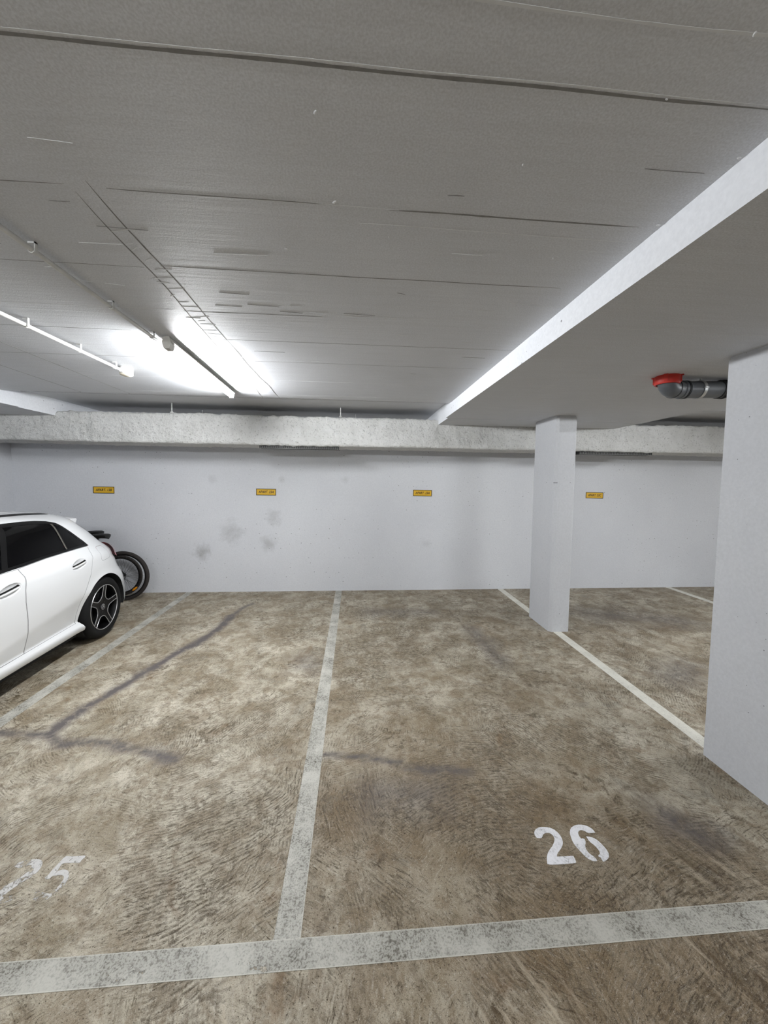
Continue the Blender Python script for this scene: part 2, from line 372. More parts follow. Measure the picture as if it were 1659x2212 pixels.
class MB:
    def __init__(self):
        self.v = []; self.f = []; self.m = []
    def add(self, vs, fs, mi=0):
        b = len(self.v)
        self.v += [Vector(p) for p in vs]
        self.f += [tuple(b + i for i in f) for f in fs]
        self.m += [mi] * len(fs)
    def box(self, x0, x1, y0, y1, z0, z1, mi=0, mat=None):
        vs = [Vector((x, y, z)) for z in (z0, z1) for y in (y0, y1) for x in (x0, x1)]
        if mat: vs = [mat @ p for p in vs]
        self.add(vs, [(0, 2, 3, 1), (4, 5, 7, 6), (0, 1, 5, 4), (2, 6, 7, 3), (0, 4, 6, 2), (1, 3, 7, 5)], mi)
    def prism(self, pts, z0, z1, mi=0, fn=None):
        n = len(pts)
        fn = fn or (lambda x, y, z: (x, y, z))
        vs = [fn(x, y, z0) for x, y in pts] + [fn(x, y, z1) for x, y in pts]
        a = sum(pts[i][0] * pts[(i + 1) % n][1] - pts[(i + 1) % n][0] * pts[i][1] for i in range(n))
        idx = list(range(n)) if a > 0 else list(range(n))[::-1]
        fs = [tuple(idx[::-1]), tuple(n + i for i in idx)]
        for k in range(n):
            i, j = idx[k], idx[(k + 1) % n]
            fs.append((i, j, n + j, n + i))
        self.add(vs, fs, mi)
    def tube(self, pts, r, seg=12, mi=0, closed=False, cap=True):
        pts = [Vector(p) for p in pts]
        rs = r if isinstance(r, (list, tuple)) else [r] * len(pts)
        n = len(pts); rings = []
        up = None
        for i, p in enumerate(pts):
            a = pts[(i - 1) % n] if (closed or i > 0) else p
            b = pts[(i + 1) % n] if (closed or i < n - 1) else p
            t = (b - a).normalized()
            if up is None:
                up = t.orthogonal().normalized()
            up = (up - t * up.dot(t))
            up = up.normalized() if up.length > 1e-6 else t.orthogonal().normalized()
            s = t.cross(up)
            rings.append([p + (up * math.cos(2 * PI * k / seg) + s * math.sin(2 * PI * k / seg)) * rs[i] for k in range(seg)])
        vs = [q for ring in rings for q in ring]
        fs = []
        m = n if closed else n - 1
        for i in range(m):
            for k in range(seg):
                a = i * seg + k; b = i * seg + (k + 1) % seg
                j = ((i + 1) % n) * seg
                fs.append((a, b, j + (k + 1) % seg, j + k))
        if cap and not closed:
            fs.append(tuple(range(seg))[::-1]); fs.append(tuple((n - 1) * seg + k for k in range(seg)))
        self.add(vs, fs, mi)
    def lathe(self, prof, M, seg=48, mi=0, a0=0.0, a1=2 * PI):
        # prof: (radius, height along local z); M places the axis
        full = abs(a1 - a0 - 2 * PI) < 1e-6
        ns = seg if full else seg + 1
        vs = []
        for r, h in prof:
            for k in range(ns):
                a = a0 + (a1 - a0) * k / seg
                vs.append(M @ Vector((r * math.cos(a), r * math.sin(a), h)))
        fs = []
        for i in range(len(prof) - 1):
            for k in range(seg):
                k2 = (k + 1) % ns
                fs.append((i * ns + k, i * ns + k2, (i + 1) * ns + k2, (i + 1) * ns + k))
        self.add(vs, fs, mi)
    def build(self, name, mat, parent=None, smooth=False, mats=None, bevel=0.0, fixn=True, origin=None):
        if origin is not None:
            og = Vector(origin)
            self.v = [p - og for p in self.v]
        o = mesh_obj(name, self.v, self.f, mat, parent, smooth, mats, self.m if mats else None)
        if fixn:
            bm = bmesh.new(); bm.from_mesh(o.data)
            bmesh.ops.recalc_face_normals(bm, faces=bm.faces)
            bm.to_mesh(o.data); bm.free()
        if origin is not None:
            o.location = origin
        if bevel > 0:
            bv = o.modifiers.new('bevel', 'BEVEL'); bv.width = bevel; bv.segments = 2; bv.limit_method = 'ANGLE'
            o.data.polygons.foreach_set('use_smooth', [True] * len(o.data.polygons))
            wn = o.modifiers.new('normals', 'WEIGHTED_NORMAL'); wn.keep_sharp = True
        elif smooth:
            o.data.set_sharp_from_angle(angle=math.radians(40))
        return o

def tag(o, label=None, cat=None, group=None, kind=None):
    if label: o['label'] = label
    if cat: o['category'] = cat
    if group: o['group'] = group
    if kind: o['kind'] = kind
    return o

def empty(name, loc=(0, 0, 0), label=None, cat=None, group=None):
    o = bpy.data.objects.new(name, None)
    o.empty_display_size = 0.1
    C.objects.link(o)
    o.location = loc
    tag(o, label, cat, group)
    return o

def copy_tree(o, parent=None):
    c = o.copy(); C.objects.link(c); c.parent = parent
    for ch in list(o.children):
        copy_tree(ch, c)
    return c

# ------------------------------------------------------------------ setting
XL, XR, YF, YB = -5.06, 9.4, -7.0, 5.78
ZC = 2.67; ZS = 2.535
# floor, finely divided where the photograph shows it
xs = []
x = XL - 0.02
while x < XR + 0.02:
    xs.append(x); x += 0.03 if -3.0 < x < 3.2 else 0.25
xs.append(XR + 0.02)
ys = []
y = YF - 0.02
while y < YB + 0.02:
    ys.append(y); y += 0.03 if y > 0.55 else 0.25
ys.append(YB + 0.02)
nx, ny = len(xs), len(ys)
fv = [(a, b, 0.0) for b in ys for a in xs]
ff = [(j * nx + i, j * nx + i + 1, (j + 1) * nx + i + 1, (j + 1) * nx + i) for j in range(ny - 1) for i in range(nx - 1)]
floor = mesh_obj('floor', fv, ff, M_floor)
tag(floor, kind='structure')
STAINS = [([(-1.596, 4.745), (-1.607, 4.302), (-1.675, 3.961), (-1.796, 3.713), (-1.836, 3.528), (-1.926, 3.315), (-1.946, 3.153), (-1.988, 2.988), (-2.061, 2.842), (-2.074, 2.682), (-2.077, 2.548)], 0.055, 0.9),
          ([(-1.467, 5.225), (-1.55, 5.0), (-1.596, 4.745)], 0.03, 0.7),
          ([(-2.423, 2.591), (-2.239, 2.549), (-2.07, 2.539), (-1.958, 2.471), (-1.762, 2.459), (-1.62, 2.442), (-1.414, 2.363), (-1.231, 2.313), (-1.114, 2.275)], 0.04, 0.7),
          ([(-0.193, 2.251), (-0.016, 2.22), (0.274, 2.172)], 0.025, 0.7),
          ([(0.323, 2.107), (0.548, 2.086), (0.71, 2.055)], 0.035, 0.6),
          ([(-0.50, 3.52), (-0.46, 3.40)], 0.16, 0.35), ([(1.66, 1.70), (1.72, 1.62)], 0.12, 0.55), ([(0.1, 1.95), (0.45, 1.92)], 0.13, 0.35),
          ([(1.39, 4.2), (1.42, 3.4)], 0.12, 0.4), ([(0.2, 4.8), (1.0, 4.75)], 0.16, 0.3), ([(3.2, 4.6), (4.2, 4.3)], 0.3, 0.4), ([(2.9, 3.0), (3.2, 3.2)], 0.2, 0.4)]
CRACKS = [([(1.272, 4.794), (1.298, 4.539), (1.336, 4.167)], 0.02, 0.8), ([(1.396, 3.574), (1.492, 3.285), (1.512, 2.952)], 0.018, 0.7),
          ([(1.609, 3.02), (1.762, 2.989), (1.982, 2.87), (2.109, 2.815)], 0.013, 1.0), ([(1.774, 3.088), (2.132, 3.15)], 0.009, 1.0),
          ([(1.285, 2.093), (1.426, 1.943), (1.647, 1.897), (1.689, 1.878)], 0.014, 0.9), ([(0.143, 1.762), (0.122, 1.69), (0.132, 1.601), (0.102, 1.565)], 0.012, 0.9),
          ([(-0.1, 1.411), (-0.124, 1.365), (-0.132, 1.318)], 0.012, 0.9)]
def seg_d(px, py, pl):
    best = 9.0
    for (ax, ay), (bx, by) in zip(pl, pl[1:]):
        dx, dy = bx - ax, by - ay
        t = max(0, min(1, ((px - ax) * dx + (py - ay) * dy) / (dx * dx + dy * dy + 1e-9)))
        d = math.hypot(px - ax - t * dx, py - ay - t * dy)
        if d < best: best = d
    return best
def field(lines, pad):
    out = [0.0] * len(fv)
    for pl, wd, k in lines:
        x0 = min(p[0] for p in pl) - wd * 2 - pad; x1 = max(p[0] for p in pl) + wd * 2 + pad
        y0 = min(p[1] for p in pl) - wd * 2 - pad; y1 = max(p[1] for p in pl) + wd * 2 + pad
        for i, (a, b, _) in enumerate(fv):
            if x0 < a < x1 and y0 < b < y1:
                n = noise.noise(Vector((a * 6, b * 6, 3.1)))
                n2 = noise.noise(Vector((a * 6, b * 6, 9.1)))
                d = seg_d(a + n2 * 0.03, b + n * 0.03, pl)
                v = k * max(0.0, 1 - d / (wd * (1.5 + 0.8 * n)))
                if v > out[i]: out[i] = v
    return out
def add_attr(name, vals):
    at = floor.data.attributes.new(name, 'FLOAT', 'POINT')
    at.data.foreach_set('value', vals)
add_attr('stain', field(STAINS, 0.05))
add_attr('crack', field(CRACKS, 0.03))
def brown_at(a, b):
    v = 0.0
    v += 0.22 * math.exp(-((a - 1.3) ** 2 / 0.9 + (b - 1.3) ** 2 / 0.5))
    v += 0.26 * math.exp(-((a - 0.8) ** 2 / 1.2 + (b - 2.0) ** 2 / 1.0))
    v += 0.13 * math.exp(-((a - 1.2) ** 2 / 1.0 + (b - 0.9) ** 2 / 0.12))
    v += 0.20 * math.exp(-((a + 0.1) ** 2 / 0.02 + (b - 1.85) ** 2 / 0.06))
    v += 0.14 * math.exp(-((a - 3.6) ** 2 / 1.0 + (b - 4.4) ** 2 / 0.8))
    v -= 0.12 * math.exp(-((a - 2.0) ** 2 / 0.12 + (b - 2.2) ** 2 / 2.0))
    if a < -0.3: v -= 0.06
    if b > 5.3: v += 0.08
    return v + 0.02
def pale_at(a, b):
    v = 0.22 * math.exp(-((a + 0.8) ** 2 / 0.3 + (b - 1.5) ** 2 / 0.1))
    v += 0.08 * math.exp(-((a + 1.2) ** 2 / 1.2 + (b - 3.6) ** 2 / 2.2))
    v += 0.22 * math.exp(-((a - 0.2) ** 2 / 0.4 + (b - 3.9) ** 2 / 1.0))
    v += 0.25 * math.exp(-((a - 2.0) ** 2 / 0.1 + (b - 2.1) ** 2 / 0.4))
    return v
add_attr('brown', [brown_at(a, b) for a, b, _ in fv])
RIDGES = [(0.42, 1.86, 0.30, 0.16, 1.0), (1.35, 1.38, 0.45, 0.12, 0.8), (-0.45, 1.85, 0.20, 0.25, 0.7), (-0.75, 1.47, 0.16, 0.08, 0.9), (-0.9, 2.5, 0.35, 0.25, 0.7), (0.6, 4.75, 0.9, 0.22, 0.4),
          (0.45, 3.9, 0.5, 0.5, 0.6), (0.0, 3.3, 0.25, 0.4, 0.6), (1.5, 1.0, 0.5, 0.2, 0.7), (-0.6, 4.3, 0.35, 0.3, 0.6), (1.1, 2.3, 0.4, 0.25, 0.4)]
add_attr('ridge', [sum(k * math.exp(-((a - x_) / rx) ** 2 - ((b - y_) / ry) ** 2) for x_, y_, rx, ry, k in RIDGES) for a, b, _ in fv])
add_attr('streak', [max(0.0, min(1.0, (1.35 - b) / 0.25)) * (0.55 + 0.45 * min(1, max(0, a + 0.3))) + 0.8 * math.exp(-((a - 1.6) / 0.5) ** 2 - ((b - 1.55) / 0.3) ** 2) + 0.5 * math.exp(-((a + 1.9) / 0.5) ** 2 - ((b - 1.9) / 0.5) ** 2) for a, b, _ in fv])
add_attr('pale', [pale_at(a, b) for a, b, _ in fv])

def slab(name, x0, x1, y0, y1, z0, z1, mat):
    m = MB(); m.box(x0, x1, y0, y1, z0, z1)
    return tag(m.build(name, mat), kind='structure')
slab('wall_back', XL - 0.2, XR + 0.2, YB, YB + 0.2, -0.05, 2.9, M_wall)
slab('wall_left', XL - 0.2, XL, YF, YB, -0.05, 2.9, M_column)
slab('wall_right', XR, XR + 0.2, YF, YB, -0.05, 2.9, M_column)
slab('wall_front', XL - 0.2, XR + 0.2, YF - 0.2, YF, -0.05, 2.9, M_column)

# ceiling: flat slab whose edge strip in front of the wall lifts slightly
cb = MB()
prof = [(YF - 0.1, ZC)]
y = YF
while y < 4.16:
    prof.append((y, ZC)); y += 0.5
prof += [(4.16, ZC), (4.24, ZC + 0.006), (4.32, ZC + 0.022), (4.40, ZC + 0.045), (4.47, ZC + 0.06), (4.475, ZC + 0.05), (4.49, ZC + 0.05), (4.50, ZC + 0.07), (YB + 0.1, ZC + 0.075)]
xx = [XL - 0.1 + (XR - XL + 0.2) * i / 24 for i in range(25)]
vs = [(a, b, c) for (b, c) in prof for a in xx]
fs = [(j * 25 + i, (j + 1) * 25 + i, (j + 1) * 25 + i + 1, j * 25 + i + 1) for j in range(len(prof) - 1) for i in range(24)]
cb.add(vs, fs, 0)
cb.box(XL - 0.1, XR + 0.1, YF - 0.1, YB + 0.1, ZC + 0.12, ZC + 0.2, 0)
def wobble_strip(mb, p0, p1, wd, mi, zt, amp=0.0025, th=0.0005, taper=True):
    n = max(6, int((Vector(p1) - Vector(p0)).length / 0.04))
    d = (Vector(p1) - Vector(p0)).normalized(); nrm = Vector((-d.y, d.x))
    top = []; bot = []
    for i in range(n + 1):
        t = i / n
        c = Vector(p0).lerp(Vector(p1), t) + nrm * amp * noise.noise(Vector((p0[0] + t * n * 0.10, p0[1] * 7, 1.3))) * 2
        ww = wd * (0.55 + 0.6 * abs(noise.noise(Vector((t * n * 0.5, p0[1] * 5, 7.7))))) * (min(1, 8 * t, 8 * (1 - t)) if taper else 1) + 0.0004
        top.append(c + nrm * ww / 2); bot.append(c - nrm * ww / 2)
    vs = []
    for a, b in zip(top, bot):
        vs += [(a.x, a.y, zt + 0.003), (a.x, a.y, zt - th), (b.x, b.y, zt - th), (b.x, b.y, zt + 0.003)]
    fs = []
    for i in range(n):
        o = i * 4
        for k in range(3):
            fs.append((o + k, o + k + 1, o + 5 + k, o + 4 + k))
    mb.add(vs, fs, mi)
for p0, p1, wd, mi in (((-1.6, 0.87), (1.076, 0.872), 0.010, 1), ((-1.5, 0.861), (1.0, 0.863), 0.004, 2), ((0.1, 0.735), (1.076, 0.739), 0.007, 2),
                       ((-1.75, 1.27), (-0.92, 1.272), 0.004, 1), ((-0.8, 1.275), (-0.1, 1.283), 0.004, 1), ((-0.4, 1.279), (0.15, 1.287), 0.003, 2), ((0.10, 1.288), (1.0, 1.284), 0.009, 1), ((0.0, 1.36), (1.076, 1.365), 0.003, 2),
                       ((-2.4, 1.716), (-0.93, 1.716), 0.003, 1), ((-0.85, 1.702), (0.95, 1.706), 0.006, 1), ((-2.6, 2.118), (-1.0, 2.120), 0.006, 2), ((-0.95, 2.13), (-0.2, 2.12), 0.005, 1), ((-0.12, 2.10), (0.45, 2.092), 0.005, 2),
                       ((-3.7, 2.42), (-1.4, 2.43), 0.004, 1), ((-0.9, 2.52), (1.076, 2.51), 0.004, 1), ((-3.7, 2.95), (1.0, 2.94), 0.004, 1), ((-3.7, 3.5), (1.0, 3.48), 0.005, 2), ((-2.3, 4.05), (1.0, 4.04), 0.005, 2),
                       ((-2.9, 2.3), (-2.95, 4.2), 0.010, 1), ((-2.4, 1.9), (-2.46, 4.2), 0.006, 1)):
    wobble_strip(cb, p0, p1, wd, mi, ZC)
# board seam along the bay with smeared filler
wobble_strip(cb, (-0.905, 1.30), (-0.975, 3.0), 0.007, 1, ZC, 0.006)
wobble_strip(cb, (-0.975, 3.0), (-1.04, 4.2), 0.013, 1, ZC, 0.008)
wobble_strip(cb, (-0.845, 1.25), (-0.855, 2.6), 0.008, 1, ZC, 0.006)
wobble_strip(cb, (-0.855, 2.6), (-0.87, 4.2), 0.015, 1, ZC, 0.010)
for i in range(46):
    yy = 1.5 + i * 0.058 + random.uniform(-0.02, 0.02)
    xa = -0.90 - (yy - 1.3) * 0.045 + random.uniform(-0.02, 0.03)
    wobble_strip(cb, (xa, yy), (xa + random.uniform(0.03, 0.11), yy + random.uniform(-0.03, 0.01)), 0.006, 2, ZC, 0.004, 0.0008)
# short trowel scratches and paint lumps
for i in range(44):
    a = random.uniform(-1.6, 1.0); b = random.uniform(0.8, 3.2)
    wobble_strip(cb, (a, b), (a + random.uniform(0.03, 0.22), b + random.uniform(-0.004, 0.012)), random.uniform(0.001, 0.0025), 2 if random.random() < 0.7 else 1, ZC, 0.003, 0.0012)
for (a, b, r) in ((-0.08, 1.267, 0.011), (-0.286, 1.529, 0.010), (0.794, 1.488, 0.008), (0.473, 1.076, 0.007), (0.114, 1.422, 0.006), (0.731, 0.871, 0.006), (0.802, 0.738, 0.008), (-0.11, 0.976, 0.009), (1.06, 1.27, 0.012), (1.065, 1.0, 0.01)):
    r *= 0.6
    cb.lathe([(0.0005, -r * 0.55), (r * 0.6, -r * 0.4), (r, 0.001)], Matrix.Translation((a, b, ZC)) @ Matrix.Rotation(a * 9, 4, 'Z') @ Matrix.Diagonal((1.5, 0.8, 1, 1)), 10, 2)
ceil_o = cb.build('ceiling', M_ceiling, mats=[M_ceiling, M_joint_dark, M_joint_light], fixn=False)
tag(ceil_o, kind='structure')

# dropped beams
def beam(name, x0, x1, label, notches, y1, end_side):
    m = MB()
    m.box(x0, x1, YF, y1, ZS, ZC + 0.06)
    ex0 = x0 + (0.03 if end_side < 0 else 0); ex1 = x1 - (0.03 if end_side > 0 else 0)
    m.box(ex0, ex1, y1 + 0.012, YB, ZS, ZC + 0.10)
    m.box(ex0 + 0.02, ex1 - 0.02, y1 - 0.01, y1 + 0.02, ZS + 0.004, ZC + 0.05)
    for (a, b) in notches:
        wobble_strip(m, a, b, 0.004, 1, ZS, 0.003)
    o = m.build(name, M_column, mats=[M_ceiling_s, M_joint_light, M_beam_side], fixn=True)
    # side faces carry the wall paint, the soffit the ceiling paint
    for p in o.data.polygons:
        if abs(p.normal.z) < 0.5 and p.material_index == 0:
            p.material_index = 2
    tag(o, label, 'beam')
    return o
M_ceiling_s = M_ceiling
M_beam_side = wall_material('painted beam side', True, tone=1.04)
beam('ceiling_beam', 1.076, 3.62, 'wide white dropped concrete beam over the two columns, right of the lamp',
     [((1.1, 1.79), (3.6, 1.80)), ((1.55, 1.85), (1.5, 3.3)), ((1.5, 3.3), (2.2, 3.33))], 4.42, -1)
beam('ceiling_beam', XL + 0.001, -3.76, 'dropped concrete beam along the left wall above the white car', [], 4.42, 1)

# ------------------------------------------------------------------ columns
def column(x0, x1, y0, y1, label, cap):
    m = MB(); c = 0.028
    pts = [(x0 + c, y0), (x1 - c * 0.5, y0), (x1, y0 + c * 0.5), (x1, y1 - c), (x1 - c, y1), (x0 + c * 0.3, y1), (x0, y1 - c * 0.3), (x0, y0 + c)]
    m.prism(pts, 0.0, ZS - 0.02)
    gx = [(x + (0.006 if x < (x0 + x1) / 2 else -0.006), y + (0.006 if y < (y0 + y1) / 2 else -0.006)) for x, y in pts]
    m.prism(gx, ZS - 0.02, ZS)
    o = m.build('column', M_column, origin=((x0 + x1) / 2, (y0 + y1) / 2, 0))
    tag(o, label, 'column')
    return o
column(2.283, 2.525, 4.05, 4.562, 'slim square white column with chamfered corner near the back wall', True)
column(2.268, 2.52, 1.58, 2.12, 'large near white column cut off by the right edge of the photo', True)

# ------------------------------------------------------------------ floor paint
def line_poly(pts, label, mat, z=0.0012, group='white painted parking bay lines'):
    m = MB()
    n = 60
    m.prism(pts, 0.0002, z)
    cx = sum(p[0] for p in pts) / len(pts); cy = sum(p[1] for p in pts) / len(pts)
    o = m.build('parking_line', mat, origin=(cx, cy, 0))
    return tag(o, label, 'parking line', group)
line_poly([(-4.9, 1.223), (9.0, 1.223), (9.0, 1.3165), (-4.9, 1.3165)], 'long white painted line crossing the foreground in front of the numbers', M_line)
line_poly([(-0.303, 1.3166), (-0.2, 1.3166), (-0.219, 5.775), (-0.317, 5.775)], 'worn white line between the bays numbered 25 and 26', M_line_bay, 0.0012)
line_poly([(-2.555, 1.3166), (-2.452, 1.3166), (-2.516, 5.775), (-2.615, 5.775)], 'white line beside the white car running to the back wall', M_line_bay)
line_poly([(2.322, 1.3166), (2.425, 1.3166), (2.434, 5.775), (2.342, 5.775)], 'white line running under the slim column to the near column', M_line_clean)
line_poly([(5.285, 1.3166), (5.385, 1.3166), (5.40, 5.775), (5.30, 5.775)], 'farthest right white line, meeting the back wall beyond the slim column', M_line_clean)

TWO = [(0.9228, 1.6364), (0.9031, 1.6398), (0.8992, 1.655), (0.9045, 1.6699), (0.9193, 1.6845), (0.9387, 1.6922), (0.9617, 1.6939), (0.9901, 1.689), (1.011, 1.6787), (1.0225, 1.6603), (1.0272, 1.6383), (1.0224, 1.6154), (1.0131, 1.5994), (0.9947, 1.5823), (0.9737, 1.5678), (0.9582, 1.5551), (0.9539, 1.5461), (0.9812, 1.5451), (1.0054, 1.5444), (1.0322, 1.5446), (1.0321, 1.5312), (1.029, 1.5163), (1.0183, 1.5122), (0.9659, 1.5122), (0.9062, 1.5131), (0.8908, 1.5178), (0.9004, 1.5415), (0.9186, 1.5654), (0.9411, 1.5838), (0.9577, 1.5948), (0.9812, 1.618), (0.9904, 1.6342), (0.9901, 1.6493), (0.9791, 1.6608), (0.9627, 1.6627), (0.9441, 1.6565), (0.9346, 1.6442)]
SIX_A = [(1.2108, 1.6483), (1.2103, 1.6639), (1.1961, 1.6828), (1.171, 1.6926), (1.145, 1.6942), (1.1185, 1.6877), (1.0976, 1.6755), (1.0812, 1.6544), (1.0736, 1.629), (1.0694, 1.6082), (1.0723, 1.5855), (1.0791, 1.563), (1.0857, 1.5411), (1.0985, 1.5231), (1.1138, 1.5154), (1.1274, 1.5145), (1.1326, 1.5191), (1.1296, 1.5326), (1.1157, 1.5489), (1.1117, 1.5649), (1.1163, 1.5847), (1.1333, 1.6041), (1.1363, 1.6186), (1.1306, 1.6232), (1.121, 1.6217), (1.1184, 1.6347), (1.1227, 1.6517), (1.1336, 1.662), (1.1491, 1.6655), (1.1634, 1.6602), (1.1713, 1.6487), (1.1897, 1.6466)]
SIX_B = [(1.1534, 1.6316), (1.1727, 1.6278), (1.1917, 1.6172), (1.2013, 1.5998), (1.2079, 1.5788), (1.2104, 1.5586), (1.2075, 1.543), (1.1976, 1.5282), (1.1778, 1.5162), (1.1589, 1.5099), (1.1549, 1.5157), (1.1579, 1.5288), (1.1499, 1.5351), (1.1537, 1.5406), (1.1643, 1.5438), (1.1702, 1.5552), (1.17, 1.5732), (1.1643, 1.5898), (1.1531, 1.605)]
FIVE_A = [(-1.2404, 1.6917), (-1.2625, 1.6914), (-1.284, 1.6905), (-1.3277, 1.694), (-1.3332, 1.6846), (-1.337, 1.6609), (-1.3428, 1.6288), (-1.3411, 1.6152), (-1.3489, 1.6024), (-1.3393, 1.596), (-1.3245, 1.5979), (-1.3204, 1.6079), (-1.316, 1.6256), (-1.3189, 1.6472), (-1.3195, 1.6582), (-1.3077, 1.6631), (-1.2756, 1.6616), (-1.2434, 1.6602), (-1.2442, 1.6724), (-1.237, 1.68)]
FIVE_B = [(-1.3141, 1.627), (-1.3015, 1.6344), (-1.2801, 1.6324), (-1.2637, 1.6237), (-1.2452, 1.6016), (-1.2396, 1.5779), (-1.2409, 1.5582), (-1.2498, 1.5395), (-1.2598, 1.5266), (-1.2679, 1.5152), (-1.2924, 1.5142), (-1.3098, 1.5114), (-1.3324, 1.5234), (-1.3441, 1.5375), (-1.3406, 1.5454), (-1.3283, 1.5514), (-1.3187, 1.5467), (-1.2971, 1.5412), (-1.2725, 1.5355), (-1.2671, 1.5488), (-1.2599, 1.5679), (-1.2604, 1.5879), (-1.2684, 1.6046), (-1.2873, 1.6117), (-1.3079, 1.6092), (-1.3216, 1.6095), (-1.3159, 1.6195)]
TWO_WORN = [(-1.5203, 1.6602), (-1.52, 1.6773), (-1.4974, 1.687), (-1.4688, 1.69), (-1.4472, 1.6903), (-1.4206, 1.6805), (-1.4066, 1.6669), (-1.3984, 1.6415), (-1.4025, 1.6207), (-1.4147, 1.6067), (-1.4303, 1.5903), (-1.4431, 1.5714), (-1.455, 1.5556), (-1.4573, 1.5422), (-1.4433, 1.5391), (-1.4178, 1.5375), (-1.4112, 1.5219), (-1.431, 1.5128), (-1.4638, 1.5123), (-1.5141, 1.5131), (-1.527, 1.5282), (-1.5112, 1.5457), (-1.4975, 1.568), (-1.4925, 1.5816), (-1.4688, 1.5943), (-1.4531, 1.6136), (-1.4415, 1.6352), (-1.443, 1.6552), (-1.4531, 1.6636), (-1.4711, 1.6632), (-1.4922, 1.6522)]

def smooth_loop(pts):
    out = []
    n = len(pts)
    for i in range(n):
        a = Vector(pts[i - 1]); b = Vector(pts[i]); c = Vector(pts[(i + 1) % n])
        ang = (b - a).angle(c - b) if (b - a).length > 1e-6 and (c - b).length > 1e-6 else 0
        if ang > 0.9:
            out.append(b)
        else:
            out.append(b.lerp(a, 0.25)); out.append(b.lerp(c, 0.25))
    return [(p.x, p.y) for p in out]
def floor_number(loc, label, digits, mat):
    e = empty('floor_number', loc, label, 'floor number')
    for polys in digits:
        m = MB()
        for pl in polys:
            m.prism([(p[0] - loc[0], p[1] - loc[1]) for p in smooth_loop(pl)], 0.0003, 0.0016)
        m.build('painted_digit', mat, e)
    return e
floor_number((1.05, 1.60, 0), 'crisp white stencilled number 26 on the floor of the right bay', [[TWO], [SIX_A, SIX_B]], M_num)
floor_number((-1.38, 1.60, 0), 'faded white stencilled number 25 on the floor of the left bay', [[TWO_WORN], [FIVE_A, FIVE_B]], M_num_worn)

# ------------------------------------------------------------------ wall signs
def sign(xc, zc, text, label, tilt=0.0):
    e = empty('wall_sign', (xc, YB, zc), label, 'sign', 'yellow apartment signs on the back wall')
    e.rotation_euler = (0, tilt, 0)
    W_, H_ = 0.302, 0.102
    m = MB(); m.box(-W_ / 2, W_ / 2, -0.004, -0.0002, -H_ / 2, H_ / 2); m.build('plate', M_yellow, e)
    m = MB(); b = 0.0085
    for r in ((-W_ / 2, W_ / 2, H_ / 2 - b, H_ / 2), (-W_ / 2, W_ / 2, -H_ / 2, -H_ / 2 + b), (-W_ / 2, -W_ / 2 + b, -H_ / 2 + b, H_ / 2 - b), (W_ / 2 - b, W_ / 2, -H_ / 2 + b, H_ / 2 - b)):
        m.box(r[0], r[1], -0.0052, -0.0042, r[2], r[3])
    m.build('border', M_ink, e)
    cu = bpy.data.curves.new('lettering', 'FONT')
    cu.body = text; cu.size = 0.052; cu.shear = 0.28; cu.offset = 0.0012; cu.align_x = 'CENTER'; cu.align_y = 'CENTER'; cu.space_character = 1.06
    cu.extrude = 0.0004
    to = bpy.data.objects.new('lettering', cu)
    C.objects.link(to)
    bpy.context.view_layer.update()
    me = bpy.data.meshes.new_from_object(to.evaluated_get(bpy.context.evaluated_depsgraph_get()))
    bpy.data.objects.remove(to)
    xsn = [v.co.x for v in me.vertices]; w0 = max(xsn) - min(xsn); cxm = (max(xsn) + min(xsn)) / 2
    s = 0.232 / w0
    for v in me.vertices:
        v.co = Vector(((v.co.x - cxm) * s, -0.0048 - v.co.z * 0.5, v.co.y))
    me.materials.clear(); me.materials.append(M_ink)
    o = bpy.data.objects.new('lettering', me)
    link(o, e)
    return e
sign(-3.786, 1.575, 'APART. 13B', 'yellow sign reading APART. 13B above the white car', 0.004)
sign(-1.398, 1.568, 'APART. 23A', 'yellow sign reading APART. 23A above the bay numbered 25', 0.008)
sign(1.056, 1.577, 'APART. 23A', 'yellow sign reading APART. 23A just left of the slim column', 0.012)
sign(3.95, 1.567, 'APART. 23C', 'yellow sign reading APART. 23C between the two columns', 0.012)

